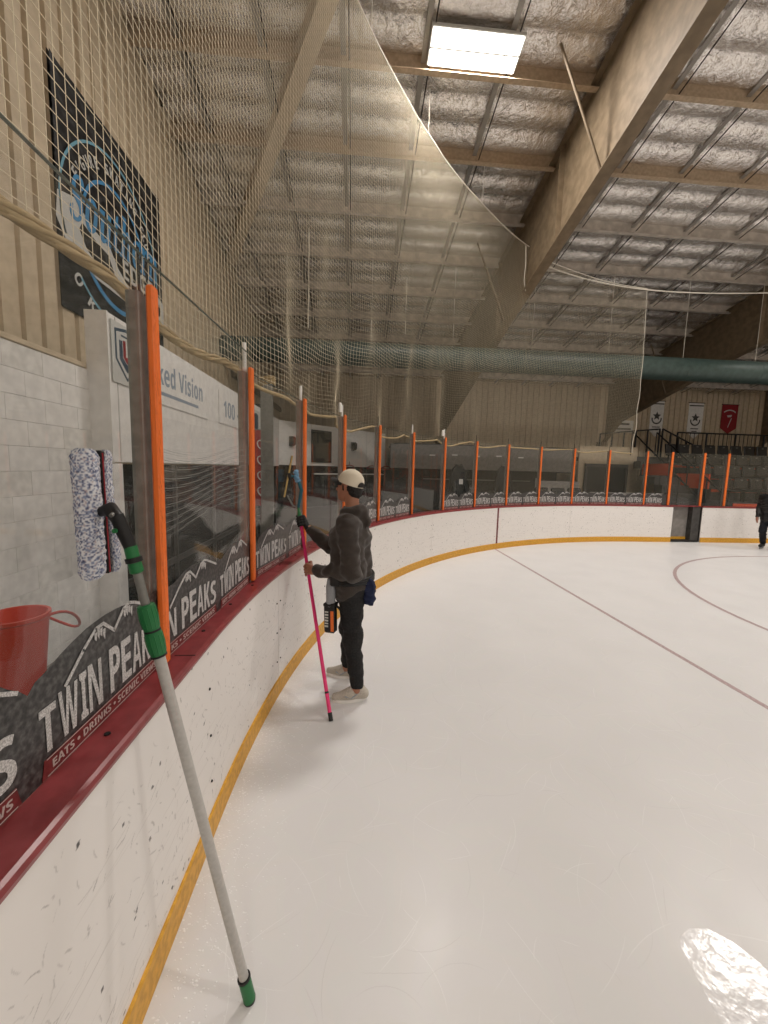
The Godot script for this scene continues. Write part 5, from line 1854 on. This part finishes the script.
	for jv in nv + 1:
		var th := PI * 0.5 * jv / nv
		for iu in nu + 1:
			var a := TAU * iu / nu
			var rr := Vector3(cos(a) * 0.113 * cos(th), sin(th) * 0.108, sin(a) * 0.101 * cos(th))
			var dn := 0.0 if jv else -0.018
			var pnt: Vector3 = P.call(head) + cb * (rr + Vector3(-0.004, 0.038 + dn, 0))
			cap.vert(pnt, (cb * Vector3(rr.x / 0.0127, rr.y / 0.0117, rr.z / 0.0102)).normalized(), Vector2(float(iu) / nu, float(jv) / nv))
	for jv in nv:
		for iu in nu:
			var q := jv * (nu + 1) + iu
			cap.i.append_array([q, q + 1, q + nu + 1, q + 1, q + nu + 2, q + nu + 1])
	var co := obj("cap", cap, capm, t)
	obj("cap_button", mb().lathe([Vector2(0, 0.006), Vector2(0.006, 0.004), Vector2(0.008, 0)], Transform3D(cb, P.call(head) + cb * Vector3(-0.004, 0.146, 0)), 10), capm, co)
	var bm2 := mb()
	var brow := []
	for k in 21:
		var a := lerpf(-1.2, 1.2, k / 20.0)
		var reach := 0.070 * pow(maxf(0.0, cos(a * 1.3)), 0.8)
		var inn := Vector3(cos(a) * 0.104, 0.0, sin(a) * 0.094)
		var outp := Vector3(cos(a) * 0.110 + reach, -0.012 - 0.02 * absf(sin(a)), sin(a) * 0.096)
		brow.append([inn, outp])
	for k in 20:
		var q := []
		for e in [brow[k][0], brow[k][1], brow[k + 1][1], brow[k + 1][0]]:
			q.append(P.call(head) + cb * (e + Vector3(-0.004, 0.026, 0)))
		var th2: Vector3 = cb * Vector3(0, 0.006, 0)
		bm2.quad(q[0] + th2, q[3] + th2, q[2] + th2, q[1] + th2)
		bm2.quad(q[0], q[1], q[2], q[3])
		bm2.quad(q[1], q[1] + th2, q[2] + th2, q[2])
	obj("brim", bm2, mats.black, co)
	# arched opening at the back of the cap, hair showing through
	var ap := PackedVector2Array()
	for k in 13:
		var a := PI * k / 12
		ap.append(Vector2(cos(a) * 0.036, sin(a) * 0.042))
	var on := Vector3(-0.93, 0.24, -0.31).normalized()
	var oy := (Vector3.UP - on * on.y).normalized()
	obj("strap_opening", mb().prism(ap, 0.016, Transform3D(Basis(cb * oy.cross(on), cb * oy, cb * on), P.call(head) + cb * Vector3(-0.107, 0.026, -0.031))), hair, co)
	var gl := mb()
	for s in [-1.0, 1.0]:
		gl.box(P.call(head) + fw * 0.092 + lf * (0.034 * s) + up * 0.008, Vector3(0.05, 0.036, 0.008), Basis(lf, up, fw) * Basis(Vector3.UP, 0.25 * s), 0.003)
		gl.tube([P.call(head) + fw * 0.085 + lf * (0.062 * s) + up * 0.012, P.call(head) + lf * (0.086 * s) + up * 0.014], 0.003, 5)
	obj("sunglasses", gl, mats.black, t)
	# belt, holster with washer sleeve, rear pouch
	var belt := []
	for k in 33:
		var a := TAU * k / 32
		belt.append(P.call(pel) + up * (0.05 + 0.012 * sin(a)) + lf * cos(a) * 0.232 + fw * sin(a) * 0.170)
	var bl := mb()
	for dy in [-0.018, 0.0, 0.018]:
		var pts := []
		for q in belt: pts.append(q + up * dy)
		bl.tube(pts, 0.012, 6)
	obj("tool_belt", bl, mats.black, t)
	obj("belt_buckle", mb().box(P.call(pel) + up * 0.05 + lf * 0.215 + fw * 0.06, Vector3(0.09, 0.085, 0.05), Basis(fw, up, lf), 0.012), mats.black, t)
	var hbs := Basis(fw, up, lf) * Basis(Vector3.BACK, -0.03)
	var hc := pel + lf * 0.185 + fw * 0.115 + up * 0.07
	var hol := obj("holster", mb().box(P.call(hc) - up * 0.345, Vector3(0.095, 0.24, 0.07), hbs, 0.012), mats.black, t)
	obj("holster_rim", mb().box(P.call(hc) - up * 0.228, Vector3(0.105, 0.03, 0.08), hbs, 0.008), mats.dark, hol)
	var hm := mb()
	for k in 6:
		hm.box(P.call(hc) - up * (0.285 + 0.024 * k) + hbs * Vector3(0.020, 0, 0.036), Vector3(0.030, 0.011 + 0.003 * (k % 2), 0.003), hbs)
	obj("holster_print", hm, mats.print, hol)
	obj("holster_label", mb().box(P.call(hc) - up * 0.36 + hbs * Vector3(-0.03, 0, 0.036), Vector3(0.026, 0.17, 0.003), hbs), mats.orange, hol)
	obj("washer_sleeve", mb().tube([P.call(hc) - up * 0.24, P.call(hc) - up * 0.08, P.call(hc) - up * 0.015], [0.038, 0.040, 0.030], 14), mottled(Color(0.62, 0.63, 0.65), 0.15, 0.95, 14.0, 75, 0.1), hol)
	obj("holster_strap", mb().tube([P.call(hc) - up * 0.23 - fw * 0.05, P.call(pel) + lf * 0.19 - up * 0.22, P.call(pel) + lf * 0.12 - fw * 0.13 - up * 0.24], 0.010, 6), mats.dark, hol)
	obj("rear_pouch", sdf_mesh(rel.call([[pel - fw * 0.16 + up * 0.01 + lf * 0.05, 0.05, pel - fw * 0.17 - up * 0.12 + lf * 0.05, 0.055]]), 0.012, 0.02, 0.02, 12.0), sm(Color(0.07, 0.11, 0.24), 0.85), t).set_meta("label", "dark blue cloth pouch")
	build_squeegee(pb, pt)

func build_squeegee(pb: Vector3, pt: Vector3) -> void:
	var t := thing("squeegee_pole", "pink extension pole with a brass squeegee held against the glass", "squeegee", pb)
	var pink := sm(Color(0.90, 0.16, 0.45), 0.4)
	var d := pt - pb
	obj("pole", mb().tube([d * 0.03, d * 0.93], 0.0145, 18), pink, t)
	obj("foot_cap", mb().tube([Vector3.ZERO, d * 0.032], 0.0165, 16), mats.black, t)
	obj("band", mb().tube([d * 0.105, d * 0.113], 0.0155, 16), mats.black, t)
	obj("locking_collar", mb().tube([d * 0.905, d * 0.93, d * 0.955], [0.018, 0.022, 0.018], 14), mats.green, t)
	obj("tip_cone", mb().tube([d * 0.95, d * 1.0], [0.015, 0.011], 14), mats.green, t)
	# handle and channel
	var c := Vector3(-0.626, 1.827, -3.726) - pb
	var e0 := Vector3(-0.605, 2.014, -3.824) - pb
	var e1 := Vector3(-0.645, 1.640, -3.629) - pb
	var nn := -bn(2.0)
	e0 += nn * 0.012
	e1 += nn * 0.012
	c = (e0 + e1) * 0.5
	var teal := sm(Color(0.10, 0.36, 0.42), 0.45)
	obj("handle", mb().tube([d * 0.985, d.lerp(c, 0.45) + nn * 0.05 + Vector3(0.02, 0.02, -0.03), c + nn * 0.045 + Vector3(0.03, 0.0, -0.04), c + nn * 0.012], [0.014, 0.018, 0.016, 0.012], 12), teal, t)
	var brass := sm(Color(0.66, 0.56, 0.36), 0.35, 0.7)
	var ch := obj("channel", mb().tube([e0, e1], 0.009, 8), brass, t)
	obj("rubber_blade", mb().tube([e0 - nn * 0.010, e1 - nn * 0.010], 0.003, 5), mats.black, ch)
	obj("clamp", mb().box(c + nn * 0.012, Vector3(0.03, 0.06, 0.03), Basis.IDENTITY, 0.006), mats.black, t)
	obj("cloth", sdf_mesh([[c + nn * 0.05 + Vector3(0.02, 0.04, -0.02), 0.020, c + nn * 0.05 + Vector3(0.03, -0.03, -0.03), 0.026]], 0.006, 0.01, 0.015, 20.0), sm(Color(0.45, 0.62, 0.75), 0.9), t).set_meta("label", "pale blue cleaning cloth")
	obj("washer_arm", mb().tube([d * 0.99, d * 0.97 + Vector3(-0.05, 0.04, 0.02), d * 0.97 + Vector3(-0.10, 0.14, 0.03)], 0.008, 8), mats.alu, t)

func build_skater() -> void:
	var at := Vector3(11.12, 0, -9.75)
	var t := thing("person", "person in black jacket and dark jeans skating at the right edge of the picture", "person", at)
	var up := Vector3.UP
	var fw := Vector3(-0.9, 0, 0.43).normalized()
	var lf := up.cross(fw)
	var skin := sm(Color(0.62, 0.44, 0.36), 0.55)
	var J := func(f: float, y: float, l: float) -> Vector3: return fw * f + up * y + lf * l
	var torso := [[J.call(0, 0.98, 0.07), 0.11, J.call(0.03, 1.3, 0.08), 0.115], [J.call(0, 0.98, -0.07), 0.11, J.call(0.03, 1.3, -0.08), 0.115], [J.call(0.03, 1.36, 0.10), 0.10, J.call(0.03, 1.36, -0.10), 0.10], [J.call(0.02, 1.3, 0), 0.11, J.call(0.03, 1.48, 0), 0.07]]
	var arms := []
	for s in [-1.0, 1.0]:
		arms.append([J.call(0.02, 1.42, 0.19 * s), 0.058, J.call(-0.02, 1.12, 0.25 * s), 0.045])
		arms.append([J.call(-0.02, 1.12, 0.25 * s), 0.043, J.call(0.14, 0.90, 0.23 * s), 0.030])
	var legs := [[J.call(0, 0.95, 0.09), 0.092, J.call(0.06, 0.52, 0.11), 0.060], [J.call(0.06, 0.52, 0.11), 0.058, J.call(0.0, 0.16, 0.11), 0.042], [J.call(0, 0.95, -0.09), 0.092, J.call(0.02, 0.52, -0.12), 0.060], [J.call(0.02, 0.52, -0.12), 0.058, J.call(-0.12, 0.16, -0.13), 0.042]]
	var hd := [[J.call(0.02, 1.46, 0), 0.055, J.call(0.05, 1.62, 0), 0.055], [J.call(0.04, 1.72, 0), 0.085, J.call(0.07, 1.69, 0), 0.08], [J.call(0.10, 1.64, 0), 0.05, J.call(0.12, 1.61, 0), 0.035], [J.call(0.15, 1.69, 0), 0.012, J.call(0.165, 1.665, 0), 0.012], [J.call(0.05, 1.69, 0.085), 0.012, J.call(0.05, 1.66, 0.082), 0.010], [J.call(0.05, 1.69, -0.085), 0.012, J.call(0.05, 1.66, -0.082), 0.010]]
	var hands := []
	for s in [-1.0, 1.0]:
		hands.append([J.call(0.14, 0.90, 0.23 * s), 0.026, J.call(0.18, 0.82, 0.22 * s), 0.034])
		for k in 4:
			hands.append([J.call(0.175 + 0.016 * k, 0.80, 0.215 * s), 0.011, J.call(0.175 + 0.014 * k, 0.735 - 0.006 * (k % 2), 0.205 * s), 0.009])
		hands.append([J.call(0.20, 0.85, 0.205 * s), 0.013, J.call(0.245, 0.80, 0.195 * s), 0.010])
	obj("body", sdf_mesh(torso + arms + legs + hd + hands, 0.016, 0.03), skin, t)
	obj("jacket", sdf_mesh(grow(torso, 0.028) + [[arms[0][0], 0.085, arms[0][2], 0.07], [arms[1][0], 0.068, arms[1][2], 0.048], [arms[2][0], 0.085, arms[2][2], 0.07], [arms[3][0], 0.068, arms[3][2], 0.048], [J.call(0, 0.84, 0.08), 0.13, J.call(0, 1.0, 0.08), 0.13], [J.call(0, 0.84, -0.08), 0.13, J.call(0, 1.0, -0.08), 0.13]], 0.018, 0.04, 0.02), mats.black, t)
	obj("jeans", sdf_mesh(grow(legs, 0.02) + [[J.call(0, 0.94, 0.06), 0.11, J.call(0, 0.94, -0.06), 0.11]], 0.018, 0.04, 0.02, 9.0, 1e9, 0.14), sm(Color(0.06, 0.075, 0.11), 0.85), t)
	obj("hair", sdf_mesh([[J.call(0.02, 1.76, 0), 0.088, J.call(-0.01, 1.66, 0), 0.075], [J.call(0.07, 1.79, 0), 0.07, J.call(0.0, 1.77, 0), 0.085]], 0.014, 0.02, 0.01, 30.0), sm(Color(0.22, 0.12, 0.07), 0.8), t)
	obj("grey_bag", sdf_mesh([[J.call(0.17, 1.22, 0.10), 0.08, J.call(0.16, 1.02, 0.11), 0.085]], 0.016, 0.02, 0.01), mats.grey, t)
	for e in [[0.0, 0.11], [-0.12, -0.13]]:
		var b: Vector3 = J.call(e[0], 0, e[1])
		var s := obj("skate_boot", sdf_mesh([[b + up * 0.22, 0.06, b + up * 0.11 - fw * 0.02, 0.05], [b + up * 0.10, 0.05, b + up * 0.09 + fw * 0.15, 0.042]], 0.012, 0.03), mats.black, t)
		obj("blade", mb().box(b + fw * 0.05 + up * 0.025, Vector3(0.30, 0.045, 0.006), Basis(fw, up, lf)), mats.alu, s)
		obj("blade_holder", mb().box(b + fw * 0.05 + up * 0.05, Vector3(0.24, 0.02, 0.02), Basis(fw, up, lf)), mats.navy, s)
